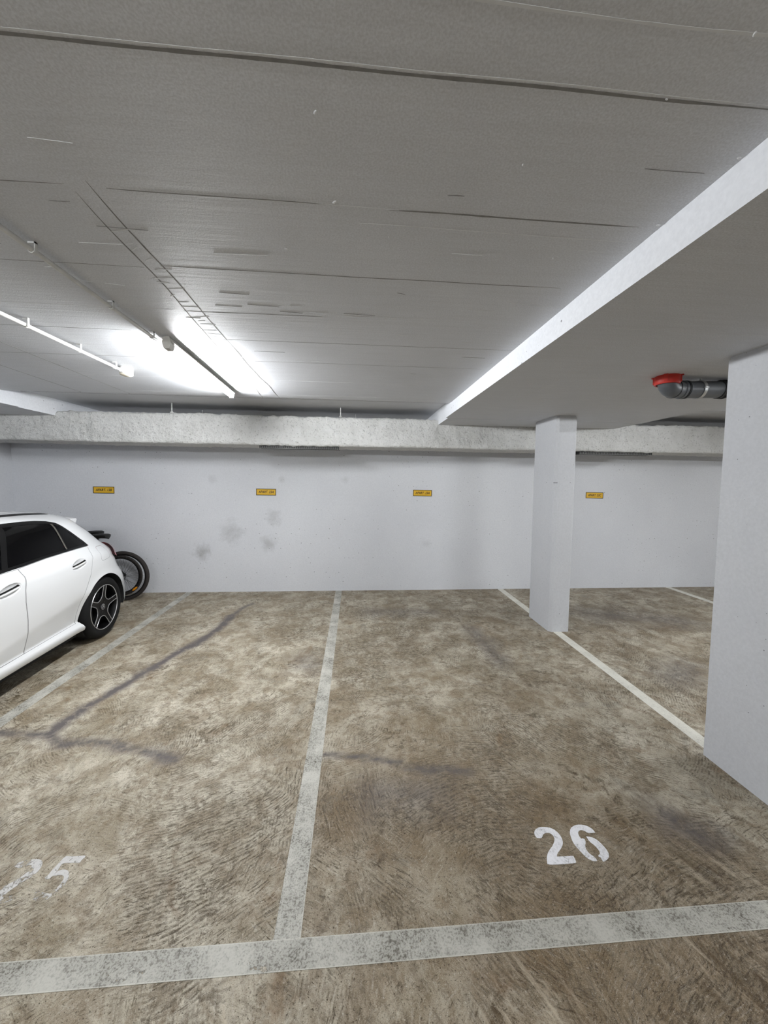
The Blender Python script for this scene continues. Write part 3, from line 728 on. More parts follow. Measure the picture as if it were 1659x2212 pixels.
# ------------------------------------------------------------------ duct
def build_duct():
    e = empty('ventilation_duct', (0, 5.2, 2.22), 'long rough white fireproofed duct along the top of the back wall', 'duct')
    y0, y1, z0, z1 = 4.95, 5.46, 2.215, 2.605
    r = 0.035
    sec = []
    def arc(cy, cz, a0, a1):
        for k in range(5):
            a = math.radians(a0 + (a1 - a0) * k / 4)
            sec.append((cy + r * math.cos(a), cz + r * math.sin(a)))
    def edge(p, q, n):
        for k in range(1, n):
            sec.append((p[0] + (q[0] - p[0]) * k / n, p[1] + (q[1] - p[1]) * k / n))
    arc(y0 + r, z1 - r, 90, 180); edge((y0, z1 - r), (y0, z0 + r), 16); arc(y0 + r, z0 + r, 180, 270)
    edge((y0 + r, z0), (y1 - r, z0), 16); arc(y1 - r, z0 + r, 270, 360); edge((y1, z0 + r), (y1, z1 - r), 4); arc(y1 - r, z1 - r, 0, 90); edge((y1 - r, z1), (y0 + r, z1), 4)
    n = len(sec)
    xs_ = []
    a = XL + 0.005
    while a < XR - 0.03:
        xs_.append(a); a += 0.022 if a < 6.6 else 0.2
    xs_.append(XR - 0.005)
    vs = []
    cy, cz = (y0 + y1) / 2, (z0 + z1) / 2
    for a in xs_:
        sag = 0.010 * noise.noise(Vector((a * 0.7, 0, 0))) + 0.007 * noise.noise(Vector((a * 2.3, 4, 0)))
        joint = 0.008 * max(0, 1 - abs(((a + 0.21) % 1.25) - 0.62) / 0.05)
        end_down = 0.016 * max(0.0, min(1.0, (-2.6 - a) / 1.0))
        for (py, pz) in sec:
            d = Vector((0, py - cy, (pz - cz) * 1.3)).normalized()
            k = 0.010 * noise.noise(Vector((a * 6, py * 7, pz * 7))) + 0.018 * noise.noise(Vector((a * 22, py * 22, pz * 22))) + 0.007 * noise.noise(Vector((a * 70, py * 70, pz * 70)))
            if pz < z0 + 0.01: k *= 0.4
            k += joint
            zz = pz + d.z * k + sag * (1 if pz > cz else 0.55)
            if pz < cz: zz += end_down * 0.4
            vs.append((a, py - 5.2 + d.y * k, zz - 2.22))
    fs = []
    for i in range(len(xs_) - 1):
        for k in range(n):
            fs.append((i * n + k, (i + 1) * n + k, (i + 1) * n + (k + 1) % n, i * n + (k + 1) % n))
    fs.append(tuple(range(n))); fs.append(tuple((len(xs_) - 1) * n + k for k in range(n))[::-1])
    o = mesh_obj('duct_body', vs, fs, M_duct, e, smooth=True)
    bm = bmesh.new(); bm.from_mesh(o.data); bmesh.ops.recalc_face_normals(bm, faces=bm.faces); bm.to_mesh(o.data); bm.free()
    # slot grilles let into the underside
    for xa, xb in ((-1.29, -0.245), (3.15, 4.25)):
        m = MB()
        m.box(xa, xb, 4.985 - 5.2, 5.085 - 5.2, -0.040, 0.03)
        g = m.build('slot_grille', M_black_slot, e)
        m = MB()
        k = xa + 0.015
        while k < xb:
            m.box(k, k + 0.006, 4.983 - 5.2, 5.081 - 5.2, -0.042, -0.012); k += 0.024
        m.box(xa, xb, 4.980 - 5.2, 4.985 - 5.2, -0.044, -0.039); m.box(xa, xb, 5.085 - 5.2, 5.088 - 5.2, -0.044, 0.0)
        m.build('grille_bars', plain('grille bars', rgb(92, 92, 90), 0.5, 0.5), g)
    for xr in (-2.40, -0.22, 3.1, 5.6):
        for yr, rr in ((4.99, 0.007), (5.44, 0.006)):
            m = MB()
            xo = 0.0 if yr < 5.2 else 0.2
            m.tube([(xr + xo, yr - 5.2, 2.60 - 2.22), (xr + xo, yr - 5.2, ZC + 0.068 - 2.22)], rr, 8)
            if yr < 5.2:
                m.lathe([(0.028, -0.006), (0.02, 0.008), (0.007, 0.02)], Matrix.Translation((xr, yr - 5.2, 2.612 - 2.22)), 10)
            m.build('hanger_rod', M_duct, e, smooth=True)
    return e
build_duct()

# ------------------------------------------------------------------ ceiling lamps
def make_lamp(mat):
    e = empty('ceiling_lamp', (0, 0, ZC))
    L = 1.40
    m = MB()
    m.prism([(-0.012, 0), (-0.034, -0.033), (-0.034, -0.036), (0.034, -0.036), (0.034, -0.033), (0.012, 0)], -L / 2, L / 2, fn=lambda x, y, z: (x, z, y))
    m.build('housing', M_lamp_house, e)
    m = MB()
    ra = [(0.022 * math.cos(2 * PI * k / 24), -0.058 + 0.0215 * math.sin(2 * PI * k / 24)) for k in range(24)]
    m.prism(ra, -L / 2 + 0.05, L / 2 - 0.012, fn=lambda x, y, z: (x, z, y))
    m.build('light_tube', mat, e, smooth=True)
    for s in (-1, 1):
        m = MB()
        y0, y1 = (s * (L / 2 - (0.05 if s < 0 else 0.012)), s * (L / 2 + 0.012))
        m.prism([(-0.020, -0.008), (-0.027, -0.050), (-0.017, -0.080), (0.017, -0.080), (0.027, -0.050), (0.020, -0.008)], min(y0, y1), max(y0, y1), fn=lambda x, y, z: (x, z, y))
        m.build('end_cap', M_tube_cap if s > 0 else M_lamp_house, e)
    return e
M_tube_cap = plain('translucent end cap', rgb(235, 235, 232), 0.3)
lampA = make_lamp(M_tube)
lampA.location = (-1.255, 3.205, ZC); lampA.rotation_euler = (0, 0, math.radians(2.4))
tag(lampA, 'lit fluorescent tube lamp on the ceiling above the left bays', 'ceiling lamp')
lampB = make_lamp(M_tube_aisle)
lampB.location = (-1.2, -1.5, ZC); lampB.rotation_euler = (0, 0, PI / 2); tag(lampB, 'lit fluorescent tube lamp over the aisle, in line with the bay lamp', 'ceiling lamp', 'aisle lamps')
for (a, b, lab) in ((-4.41, -1.2, 'lit fluorescent tube lamp over the aisle beside the left wall'), (4.9, -1.6, 'lit fluorescent tube lamp over the aisle right of the columns'), (5.2, 2.4, 'lit fluorescent tube lamp over the bays right of the near column')):
    l = copy_tree(lampB); l.location = (a, b, ZC if a > -3.7 else ZS); l['label'] = lab
    if b > 0: l.rotation_euler = (0, 0, 0)
    if a > 3:
        for ch in l.children:
            if ch.name.startswith('light_tube'):
                ch.data = ch.data.copy(); ch.data.materials[0] = M_tube_right
    else:
        for ch in l.children:
            if ch.name.startswith('light_tube'):
                ch.data = ch.data.copy(); ch.data.materials[0] = M_tube_left

# ------------------------------------------------------------------ conduits
def conduit(p0, p1, r, clips, label, mat, extra=None):
    e = empty('conduit', p0, label, 'conduit')
    d = Vector(p1) - Vector(p0)
    m = MB(); m.tube([(0, 0, 0), d], r, 12); m.build('conduit_tube', mat, e, smooth=True)
    for t in clips:
        c = d * t
        m = MB()
        h = ZC - p0[2]
        m.box(c.x - 0.014, c.x + 0.014, c.y - 0.006, c.y + 0.006, h - 0.006, h)
        m.box(c.x + r, c.x + r + 0.004, c.y - 0.006, c.y + 0.006, -r, h)
        m.lathe([(r + 0.001, -0.008), (r + 0.004, -0.008), (r + 0.004, 0.008), (r + 0.001, 0.008)], Matrix.Translation(c) @ Matrix.Rotation(PI / 2, 4, 'X'), 14, 0, PI * 0.9, PI * 2.1)
        m.build('clip', mat, e)
    return e
conduit((-1.235, -1.40, 2.640), (-1.285, 2.50, 2.640), 0.010, (0.45, 0.645, 0.765, 0.885, 0.985), 'grey painted conduit leading along the ceiling to the lit lamp', M_white_paint_metal)
c2 = conduit((-1.93, -3.0, 2.630), (-1.912, 3.18, 2.630), 0.011, (0.6, 0.86, 0.925, 0.985), 'white conduit on the ceiling running to the round junction box', M_pvc_white)
e = empty('junction_box', (-1.912, 3.235, ZC), 'small round white box on the ceiling left of the lamp', 'junction box')
m = MB(); m.lathe([(0.001, 0), (0.048, 0), (0.050, -0.03), (0.044, -0.034), (0.001, -0.034)], Matrix(), 28); m.build('box_base', M_pvc_white, e, smooth=True)
m = MB(); m.lathe([(0.047, -0.033), (0.049, -0.058), (0.036, -0.068), (0.001, -0.07)], Matrix(), 28); m.build('box_cover', plain('box cover', rgb(236, 228, 208), 0.4), e, smooth=True)
m = MB(); m.box(-0.012, 0.012, -0.075, -0.04, -0.055, -0.022); m.build('cable_gland', M_pvc_white, e)

# ------------------------------------------------------------------ drain pipe on the beam
def build_pipe():
    z = 2.463; yc = 2.55
    e = empty('drain_pipe', (2.24, yc, z), 'dark grey drain pipe with red collar and elbow beside the near column', 'pipe')
    r = 0.0615
    # short elbow out of the collar on the beam, turning to the right
    m = MB()
    pts = [(-0.004, -0.03, ZS - z - 0.02), (-0.002, -0.029, 0.03), (0.008, -0.026, 0.008), (0.028, -0.02, -0.006), (0.055, -0.012, -0.012), (0.09, -0.005, -0.013), (0.13, 0.0, -0.012)]
    m.tube(pts, [r * 0.98] + [r * 0.99] * 2 + [r] * (len(pts) - 3), 32)
    m.build('elbow', M_pipe, e, smooth=True)
    m = MB()
    m.tube([(0.125, 0, -0.012), (0.62, 0, 0.006), (1.10, 0, 0.025)], r * 0.985, 32)
    m.build('pipe_run', M_pipe, e, smooth=True)
    for xx_, rr, ww, mm in ((0.062, r + 0.0035, 0.006, M_pipe_dark), (0.135, r + 0.004, 0.018, M_pipe), (0.152, r + 0.0045, 0.005, M_pipe_dark), (0.168, r + 0.0035, 0.012, M_pipe), (0.435, r + 0.0045, 0.022, M_pipe_dark), (0.462, r + 0.007, 0.012, M_pipe_dark)):
        zc = -0.012 + max(0, xx_ - 0.125) * 0.036
        m = MB(); m.tube([(xx_ - ww / 2, 0 if xx_ > .1 else -.011, zc), (xx_ + ww / 2, 0 if xx_ > .1 else -.009, zc)], rr, 32)
        m.build('socket_ring', mm, e, smooth=True)
    TC = Matrix.Translation((-0.005, -0.03, ZS - z))
    m = MB()
    m.lathe([(0.064, 0.0), (0.077, 0.0), (0.079, -0.004), (0.079, -0.052), (0.074, -0.060), (0.064, -0.060)], TC, 44)
    c = m.build('fire_collar', M_red, e, smooth=True)
    c['label'] = 'red fire collar around the top of the pipe'
    for k in range(4):
        a = k * PI / 2 + 0.75
        R4 = TC @ Matrix.Rotation(a, 4, 'Z')
        m = MB(); m.box(0.075, 0.093, -0.013, 0.013, -0.005, 0.0, mat=R4); m.box(0.076, 0.084, -0.012, 0.012, -0.048, 0.0, mat=R4)
        m.build('fixing_lug', M_red, c)
    hx = 0.27; hz = ZS - z; cz = -0.012 + (hx - 0.125) * 0.036
    m = MB(); m.lathe([(r + 0.0005, -0.011), (r + 0.005, -0.011), (r + 0.005, 0.011), (r + 0.0005, 0.011), (r + 0.0005, -0.011)], Matrix.Translation((hx, 0, cz)) @ Matrix.Rotation(PI / 2, 4, 'Y'), 40)
    h = m.build('pipe_clamp', M_galv, e, smooth=True)
    h['label'] = 'shiny metal clamp band'
    m = MB(); m.box(hx - 0.012, hx + 0.012, -0.073, -0.064, cz - 0.004, cz + 0.006); m.tube([(hx - 0.012, -0.069, cz + 0.001), (hx - 0.022, -0.069, cz + 0.001)], 0.004, 6); m.build('clamp_bolt', M_galv, h)
    m = MB(); m.tube([(hx, -0.01, cz + r - 0.002), (hx, -0.01, hz)], 0.004, 8); m.tube([(hx, -0.01, hz - 0.003), (hx, -0.01, hz)], 0.012, 12); m.build('threaded_rod', M_galv, h, smooth=True)
build_pipe()

# ------------------------------------------------------------------ car
def spl(t, x):
    if x <= t[0][0]: return t[0][1]
    if x >= t[-1][0]: return t[-1][1]
    for i in range(len(t) - 1):
        if x <= t[i + 1][0]:
            x0, y0 = t[i]; x1, y1 = t[i + 1]; h = x1 - x0
            s = (y1 - y0) / h
            def sl(j):
                if j <= 0 or j >= len(t) - 1: return None
                a = (t[j][1] - t[j - 1][1]) / (t[j][0] - t[j - 1][0]); b = (t[j + 1][1] - t[j][1]) / (t[j + 1][0] - t[j][0])
                return 0 if a * b <= 0 else 2 * a * b / (a + b)
            m0 = sl(i); m1 = sl(i + 1)
            if m0 is None: m0 = s
            if m1 is None: m1 = s
            q = (x - x0) / h
            return (2 * q ** 3 - 3 * q * q + 1) * y0 + (q ** 3 - 2 * q * q + q) * h * m0 + (-2 * q ** 3 + 3 * q * q) * y1 + (q ** 3 - q * q) * h * m1
W0 = [(.20, .85), (.23, .872), (.29, .884), (.45, .886), (.62, .896), (.78, .898), (.88, .892), (.925, .882), (.95, .862), (1.0, .825), (1.1, .775), (1.2, .73), (1.30, .682), (1.36, .65), (1.46, .62)]
ROOF = [(-3.66, .60), (-3.60, .70), (-3.4, .80), (-3.1, .88), (-2.8, .93), (-2.3, 1.0), (-1.9, 1.21), (-1.5, 1.385), (-1.1, 1.437), (-.8, 1.44), (-.4, 1.425), (0, 1.388), (.2, 1.35), (.36, 1.31), (.9, 1.27)]
REND = [(.14, .70), (.2, .75), (.35, .80), (.5, .795), (.62, .785), (.75, .76), (.88, .72), (.95, .67), (1.0, .615), (1.15, .465), (1.27, .352), (1.30, .355), (1.45, .345)]
RLEN = [(.4, .58), (.5, .62), (.62, .72), (.72, .9), (.9, 1.0), (1.0, .98), (1.3, .9)]
FEND = [(.14, -3.50), (.25, -3.60), (.45, -3.645), (.6, -3.64), (.8, -3.55), (1.5, -3.4)]
CUPS = [(-0.395, 0.898, 0.112, 0.044), (-1.20, 0.872, 0.112, 0.044)]
def carW(u, z):
    w_ = spl(W0, z)
    zc = .558 + .138 * max(-2.2, min(.1, u + .393))
    k_ = min(1, max(0, (u + 2.4) / .4)) * min(1, max(0, (.05 - u) / .3))
    if k_ > 0:
        d_ = (zc - z) / .010
        d_ = d_ if d_ > 20 else (math.log1p(math.exp(d_)) if d_ > -20 else 0)     # soft crease
        w_ -= .27 * .010 * d_ * k_ * min(1, max(0, (z - .255) / .05))
    zr = spl(ROOF, u)
    dz = .20 if zr > 1.2 else .16
    q = (z - (zr - dz)) / dz
    if q > 0: w_ *= max(0, 1 - min(1, q) ** 3.2) ** (1 / 2.4)
    ue = spl(REND, z); u0 = ue - spl(RLEN, z)
    t = (u - u0) / (ue - u0)
    if t > 0: w_ *= max(0, 1 - min(1, t) ** 2.6) ** (1 / 2.6)
    fe = spl(FEND, z); f0 = fe + .85
    t = (f0 - u) / (f0 - fe)
    if t > 0: w_ *= max(0, 1 - min(1, t) ** 2.8) ** (1 / 2.6)
    for (cu_, cz_, ru, rz) in CUPS:
        e_ = ((u - cu_) / ru) ** 2 + ((z - cz_ - (u - cu_) * 0.14) / rz) ** 2
        if e_ < 1: w_ -= 0.028 * (1 - e_) ** 0.8
    # swollen lip around the wheel arches
    for ua in (0.0, -2.73):
        d = math.hypot(u - ua, z - .335) - .365
        if -.06 < d < .09: w_ += .010 * (1 - max(d, 0) / .09) ** 2
    return w_

def arch_pts(ua, a0, a1, n=28, r=.365):
    return [(ua + r * math.cos(math.radians(a0 + (a1 - a0) * k / n)), .335 + r * math.sin(math.radians(a0 + (a1 - a0) * k / n))) for k in range(n + 1)]
def dens(pl, step=0.02, closed=True):
    out = []
    n = len(pl)
    for i in range(n if closed else n - 1):
        a = pl[i]; b = pl[(i + 1) % n]
        k = max(1, int(math.hypot(b[0] - a[0], b[1] - a[1]) / step))
        for j in range(k):
            out.append((a[0] + (b[0] - a[0]) * j / k, a[1] + (b[1] - a[1]) * j / k))
    return out
def inset(pl, d):
    n = len(pl)
    ar = sum(pl[i][0] * pl[(i + 1) % n][1] - pl[(i + 1) % n][0] * pl[i][1] for i in range(n))
    s = 1 if ar > 0 else -1
    out = []
    for i in range(n):
        a = Vector(pl[i - 1]); b = Vector(pl[i]); c = Vector(pl[(i + 1) % n])
        t1 = (b - a).normalized(); t2 = (c - b).normalized()
        n1 = Vector((-t1.y, t1.x)) * s; n2 = Vector((-t2.y, t2.x)) * s
        nn = (n1 + n2)
        nn = nn / max(0.5, nn.length ** 2 / 2)
        p = b + nn * d
        out.append((p.x, p.y))
    return out
def inside(p, pl):
    x_, y_ = p; c = False; n = len(pl); j = n - 1
    for i in range(n):
        if (pl[i][1] > y_) != (pl[j][1] > y_) and x_ < (pl[j][0] - pl[i][0]) * (y_ - pl[i][1]) / (pl[j][1] - pl[i][1]) + pl[i][0]:
            c = not c
        j = i
    return c

def car_regions():
    top = [(u, spl(ROOF, u)) for u in [-3.62 + i * 0.03 for i in range(133)] if u < .325]
    hatch = [(spl(REND, z), z) for z in [1.30 - i * 0.02 for i in range(52)] if z > .275]
    back_low = [(spl(REND, .27), .27), (.34, .27)]
    ra = arch_pts(0, -9, 199, 80)
    sill = [(-.35, .215), (-2.38, .215)]
    fa = arch_pts(-2.73, -19, 190, 80)
    nose_low = [(-3.2, .22), (-3.58, .24)]
    nose = [(spl(FEND, z), z) for z in [.26 + i * .02 for i in range(18)]]
    outer = top + hatch + back_low + ra + sill + fa + nose_low + nose
    DLO = [(-2.04, .985), (-1.85, 1.15), (-1.56, 1.285), (-1.3, 1.338), (-1.1, 1.352), (-.902, 1.357), (-.67, 1.354), (-.54, 1.346), (-.431, 1.332), (-.350, 1.306), (-.302, 1.264), (-.244, 1.209), (-.188, 1.148), (-.132, 1.091), (-.092, 1.034), (-.28, 1.036), (-.468, 1.032), (-.706, 1.026), (-.973, 1.010), (-1.194, 1.002), (-1.7, .985)]
    p_front = [(-1.93, 1.005), (-1.77, 1.14), (-1.52, 1.255), (-1.28, 1.31), (-1.1, 1.324), (-.985, 1.328), (-1.155, 1.028), (-1.35, 1.018), (-1.65, 1.008)]
    p_rear = [(-.925, 1.330), (-.67, 1.327), (-.54, 1.318), (-.440, 1.305), (-.440, 1.054), (-.706, 1.049), (-.973, 1.034), (-1.10, 1.029)]
    p_quart = [(-.408, 1.297), (-.355, 1.278), (-.305, 1.236), (-.25, 1.182), (-.20, 1.126), (-.155, 1.078), (-.135, 1.056), (-.28, 1.058), (-.412, 1.055)]
    p_div = [(-.436, 1.306), (-.414, 1.300), (-.418, 1.054), (-.434, 1.054)]
    door_r = [(-1.029, 1.004), (-.973, 1.009), (-.706, 1.025), (-.468, 1.031), (-.28, 1.035), (-.12, 1.034), (-.155, .96), (-.208, .885), (-.245, .76), (-.305, .655), (-.388, .52), (-.405, .40), (-.395, .295), (-1.033, .295), (-1.038, .42), (-1.047, .579), (-1.063, .738), (-1.060, .83), (-1.045, .89), (-1.030, .94)]
    door_f = [(-1.031, 1.003), (-1.032, .94), (-1.047, .89), (-1.062, .83), (-1.065, .738), (-1.049, .579), (-1.040, .42), (-1.035, .295), (-2.00, .295), (-2.05, .4), (-2.10, .6), (-2.08, .92), (-2.03, .981), (-1.7, .984), (-1.194, 1.001)]
    fuel = [(-.005, .985), (.008, .998), (.03, 1.002), (.135, .996), (.155, .988), (.168, .965), (.165, .885), (.158, .865), (.14, .855), (-.01, .852), (-.035, .858), (-.045, .88)]
    tail = [(.285, .868), (.31, .905), (.35, .935), (.42, .948), (.52, .950), (.60, .940), (.70, .91), (.74, .86), (.66, .81), (.50, .80), (.39, .81), (.32, .84)]
    hglass = [(spl(REND, z) - .30, z) for z in [1.255 - i * .03 for i in range(9)]] + [(.80, 1.0), (.6, 1.262)]
    wind = [(u, spl(ROOF, u) - .035) for u in [-2.26 + i * .04 for i in range(19)]] + [(-1.54, 1.6), (-2.4, 1.3), (-2.27, 1.08)]
    rail = [(-1.45, 1.408), (-.90, 1.412), (-.70, 1.4105), (-.535, 1.4075), (-.355, 1.399), (-.10, 1.381), (-.08, 1.368), (-.355, 1.386), (-.535, 1.3945), (-.70, 1.3985), (-.90, 1.400), (-1.45, 1.398)]
    skirt = [(-2.50, .295), (-.25, .295), (-.25, .18), (-2.50, .18)]
    head = [(-3.60, .66), (-3.50, .73), (-3.30, .76), (-3.08, .765), (-3.15, .70), (-3.35, .64), (-3.62, .61)]
    return outer, DLO, p_front, p_rear, p_quart, p_div, door_r, door_f, fuel, tail, hglass, wind, rail, skirt, head

def build_car():
    CX, CY = -3.641, 4.115
    root = empty('car', (CX, CY, 0), 'white five-door hatchback parked at the left with its rear to the wall', 'car')
    root.rotation_euler = (0, 0, math.radians(4.1))
    outer, DLO, p_front, p_rear, p_quart, p_div, door_r, door_f, fuel, tail, hglass, wind, rail, skirt, head = car_regions()
    loops = {'outer': dens(outer, .025)}
    for k, pl, st in (('DLO', DLO, .02), ('pf', p_front, .02), ('pr', p_rear, .02), ('pq', p_quart, .015), ('pd', p_div, .02), ('dr', door_r, .02), ('df', door_f, .02),
                      ('fuel', fuel, .01), ('tail', tail, .015), ('hg', hglass, .02), ('wd', wind, .02), ('rail', rail, .02), ('skirt', skirt, .02), ('head', head, .02)):
        loops[k] = dens(pl, st)
    loops['dri'] = inset(loops['dr'], .0028)
    loops['dfi'] = inset(loops['df'], .0028)
    loops['fueli'] = inset(loops['fuel'], .0022)
    pts = []; edges = []
    for k, pl in loops.items():
        b = len(pts); n = len(pl)
        pts += [Vector(p) for p in pl]
        edges += [(b + i, b + (i + 1) % n) for i in range(n)]
    outl = loops['outer']
    # dense rows close to the silhouette, where the side turns over
    rim = [p for p in outl if (p[1] > .62 or p[0] > .45 or p[0] < -3.25)]
    nn = len(outl)
    for i, p in enumerate(outl):
        if not (p[1] > .5 or p[0] > .5 or p[0] < -3.3): continue
        if abs(math.hypot(p[0], p[1] - .335) - .365) < .01 or abs(math.hypot(p[0] + 2.73, p[1] - .335) - .365) < .01: continue
        a = Vector(outl[i - 1]); c = Vector(outl[(i + 1) % nn])
        t = (c - a).normalized(); nrm = Vector((t.y, -t.x))
        for d in (.0006, .002, .005, .010, .018, .030, .045):
            q = Vector(p) + nrm * d
            if inside(q, outl): pts.append(q)
    for i in range(0, 178):
        for j in range(0, 54):
            q = (-3.65 + i * .025 + random.uniform(-.002, .002), .15 + j * .025)
            if inside(q, outl): pts.append(Vector(q))
    for (cu_, cz_, ru, rz) in CUPS:
        for i in range(-16, 17):
            for j in range(-9, 10):
                pts.append(Vector((cu_ + i * ru / 15, cz_ + j * rz / 8 + i * ru / 15 * .14)))
    for ua in (0, -2.73):
        for r in (.375, .39, .41, .435, .46):
            for p in arch_pts(ua, -5, 185, 60, r):
                if inside(p, outl): pts.append(Vector(p))
    # drop points lying almost on a constrained edge (they make slivers)
    res = delaunay_2d_cdt(pts, edges, [], 0, 1e-5)
    V, Fc = res[0], res[2]
    groups = {}
    for f in Fc:
        c = ((V[f[0]].x + V[f[1]].x + V[f[2]].x) / 3, (V[f[0]].y + V[f[1]].y + V[f[2]].y) / 3)
        if not inside(c, outl): continue
        if inside(c, loops['DLO']):
            g = 'pf' if inside(c, loops['pf']) else 'pr' if inside(c, loops['pr']) else 'pq' if inside(c, loops['pq']) else 'pd' if inside(c, loops['pd']) else 'seal'
        elif inside(c, loops['dr']): g = 'dr' if inside(c, loops['dri']) else 'gap'
        elif inside(c, loops['df']): g = 'df' if inside(c, loops['dfi']) else 'gap'
        elif inside(c, loops['fuel']): g = 'fuel' if inside(c, loops['fueli']) else 'gap'
        elif inside(c, loops['tail']): g = 'tail'
        elif inside(c, loops['hg']): g = 'hg'
        elif inside(c, loops['wd']): g = 'wd'
        elif inside(c, loops['rail']): g = 'rail'
        elif inside(c, loops['head']): g = 'head'
        elif c[1] < .295 and -2.45 < c[0] < -.28: g = 'skirt'
        else: g = 'body'
        groups.setdefault(g, []).append(f)
    OFF = {'gap': -.0015, 'pf': -.003, 'pr': -.003, 'pq': -.003, 'seal': -.001, 'pd': .001, 'skirt': .006, 'tail': .027, 'rail': .002}
    cache = {}
    def sample(i):
        if i not in cache:
            u, z = V[i].x, V[i].y
            w_ = carW(u, z); h = .0025
            gu = (carW(u + h, z) - carW(u - h, z)) / (2 * h); gz = (carW(u, z + h) - carW(u, z - h)) / (2 * h)
            cache[i] = (w_, Vector((1, -gu, -gz)).normalized())
        return cache[i]
    def part(name, keys, mat, sides, parent, label=None):
        vs = []; fs = []; nr = []
        for s in sides:
            idx = {}
            for k in keys:
                for f in groups.get(k, []):
                    ids = []
                    for i in f:
                        kk = (i, k)
                        if kk not in idx:
                            w_, n_ = sample(i)
                            idx[kk] = len(vs)
                            p = Vector((w_, V[i].x, V[i].y)) + n_ * OFF.get(k, 0)
                            vs.append((s * max(p.x, 0), p.y, p.z)); nr.append((s * n_.x, n_.y, n_.z))
                        ids.append(idx[kk])
                    a, b, c = (Vector(vs[j]) for j in ids)
                    fn = (b - a).cross(c - a)
                    if fn.dot(Vector(nr[ids[0]]) + Vector(nr[ids[1]]) + Vector(nr[ids[2]])) < 0: ids = ids[::-1]
                    fs.append(tuple(ids))
        o = mesh_obj(name, vs, fs, mat, parent, smooth=True)
        o.data.normals_split_custom_set_from_vertices(nr)
        if label: o['label'] = label
        return o
    part('body_shell', ['body'], M_white_car, (1, -1), root)
    for s in (1, -1):
        part('panel_gap', ['gap'], M_gap, (s,), root)
        part('window_trim', ['seal'], M_trim, (s,), root)
        part('roof_strip', ['rail'], M_trim, (s,), root)
        part('fuel_flap', ['fuel'], M_white_car, (s,), root)
    part('windscreen', ['wd'], M_glass, (1, -1), root)
    part('rear_window', ['hg'], M_glass, (1, -1), root)
    for s in (1, -1):
        d = part('door', ['dr'], M_white_car, (s,), root, 'rear door')
        part('door_window', ['pr'], M_glass, (s,), d)
        hs = [(d, -.395, .898)]
        f_ = part('door', ['df'], M_white_car, (s,), root, 'front door')
        part('door_window', ['pf'], M_glass, (s,), f_)
        hs.append((f_, -1.20, .872))
        for par, hu, hz in hs:
            m = MB(); pts_ = []
            rs = []
            for k in range(15):
                t = -1 + 2 * k / 14
                u = hu + t * .100; z = hz - .006 + t * .016
                w_ = carW(hu - .14, hz) * (.5 - t * .36) + carW(hu + .14, hz) * (.5 + t * .36) - .002 + .008 * (1 - t ** 4)
                pts_.append((s * (w_ - (.016 if abs(t) > .95 else 0)), u, z)); rs.append(.0095 * max(.35, (1 - t ** 6)) ** .5)
            m.tube(pts_, rs, 12)
            # flatten
            o = m.build('door_handle', M_white_car, par, smooth=True)
            m = MB(); m.tube([(p[0] + s * .0012, p[1], p[2] + .0105) for p in pts_[3:]], .0028, 8)
            m.build('handle_strip', M_chrome, par, smooth=True)
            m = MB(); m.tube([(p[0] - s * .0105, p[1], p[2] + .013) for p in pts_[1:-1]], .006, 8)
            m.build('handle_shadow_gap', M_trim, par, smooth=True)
        part('quarter_window', ['pq'], M_glass, (s,), root)
        part('window_divider', ['pd'], plain('divider', rgb(120, 116, 108), 0.25, 0.6), (s,), root)
        part('tail_light', ['tail'], M_taillight, (s,), root)
        part('headlight', ['head'], M_headlight, (s,), root)
        part('side_skirt', ['skirt'], M_white_car, (s,), root)
    # wheel arch liners and underbody
    for s in (1, -1):
        for ua in (0, -2.73):
            m = MB()
            ap = arch_pts(ua, -12, 215 if ua == 0 else 205, 90, .3645)
            vs = []; fs = []
            for (u, z) in ap:
                w_ = carW(u, max(z, .2)) - .003
                vs += [(s * w_, u, z), (s * (w_ - .012), u + (u - ua) * .01, z), (s * .52, u, z)]
            for i in range(len(ap) - 1):
                for k in range(2):
                    fs.append((i * 3 + k, i * 3 + k + 1, i * 3 + 4 + k, i * 3 + 3 + k))
            m.add(vs, fs)
            m.prism([(ua + .38 * math.cos(2 * PI * k / 24), .335 + .38 * math.sin(2 * PI * k / 24)) for k in range(24)], .50, .52, fn=lambda x, y, z, s=s: (s * z, x, y))
            m.build('wheel_arch_liner', M_under, root)
    m = MB()
    m.box(-.82, .82, -2.35, -.38, .16, .225); m.box(-.5, .5, -3.3, -2.35, .16, .21); m.box(-.5, .5, -.36, .45, .17, .24)
    m.prism([(-.60, .70), (.60, .70), (.79, .46), (.80, .34), (-.80, .34), (-.79, .46)], .20, .275)
    m.box(-.84, .84, -3.35, -3.08, .18, .24)
    m.build('underbody', M_under, root)
    m = MB(); m.box(-.62, .62, -2.2, .15, .225, .96); m.box(-.48, .48, -1.9, -.1, .96, 1.18)
    m.build('cabin_interior', M_under, root)
    # roof spoiler: a lip that stands out over the rear window
    N = 24; vs = []; fs = []
    for i in range(N + 1):
        t = -1 + 2 * i / N
        xw = .475 * t
        k = (1 - abs(t) ** 4)
        ut = .245 + .080 * k
        zt = 1.296 + .022 * k
        for (u, z) in ((-.02, 1.322 + .035 * k - .035 * t * t), (.12, zt + .016 * k), (ut - .015, zt - .002), (ut, zt - .008), (ut - .002, zt - .028), (ut - .035, zt - .080), (.09, zt - .14), (-.02, 1.22)):
            vs.append((xw, u, z))
    for i in range(N):
        for k in range(8):
            fs.append((i * 8 + k, i * 8 + (k + 1) % 8, (i + 1) * 8 + (k + 1) % 8, (i + 1) * 8 + k))
    fs.append(tuple(range(8))); fs.append(tuple(N * 8 + k for k in range(8)))
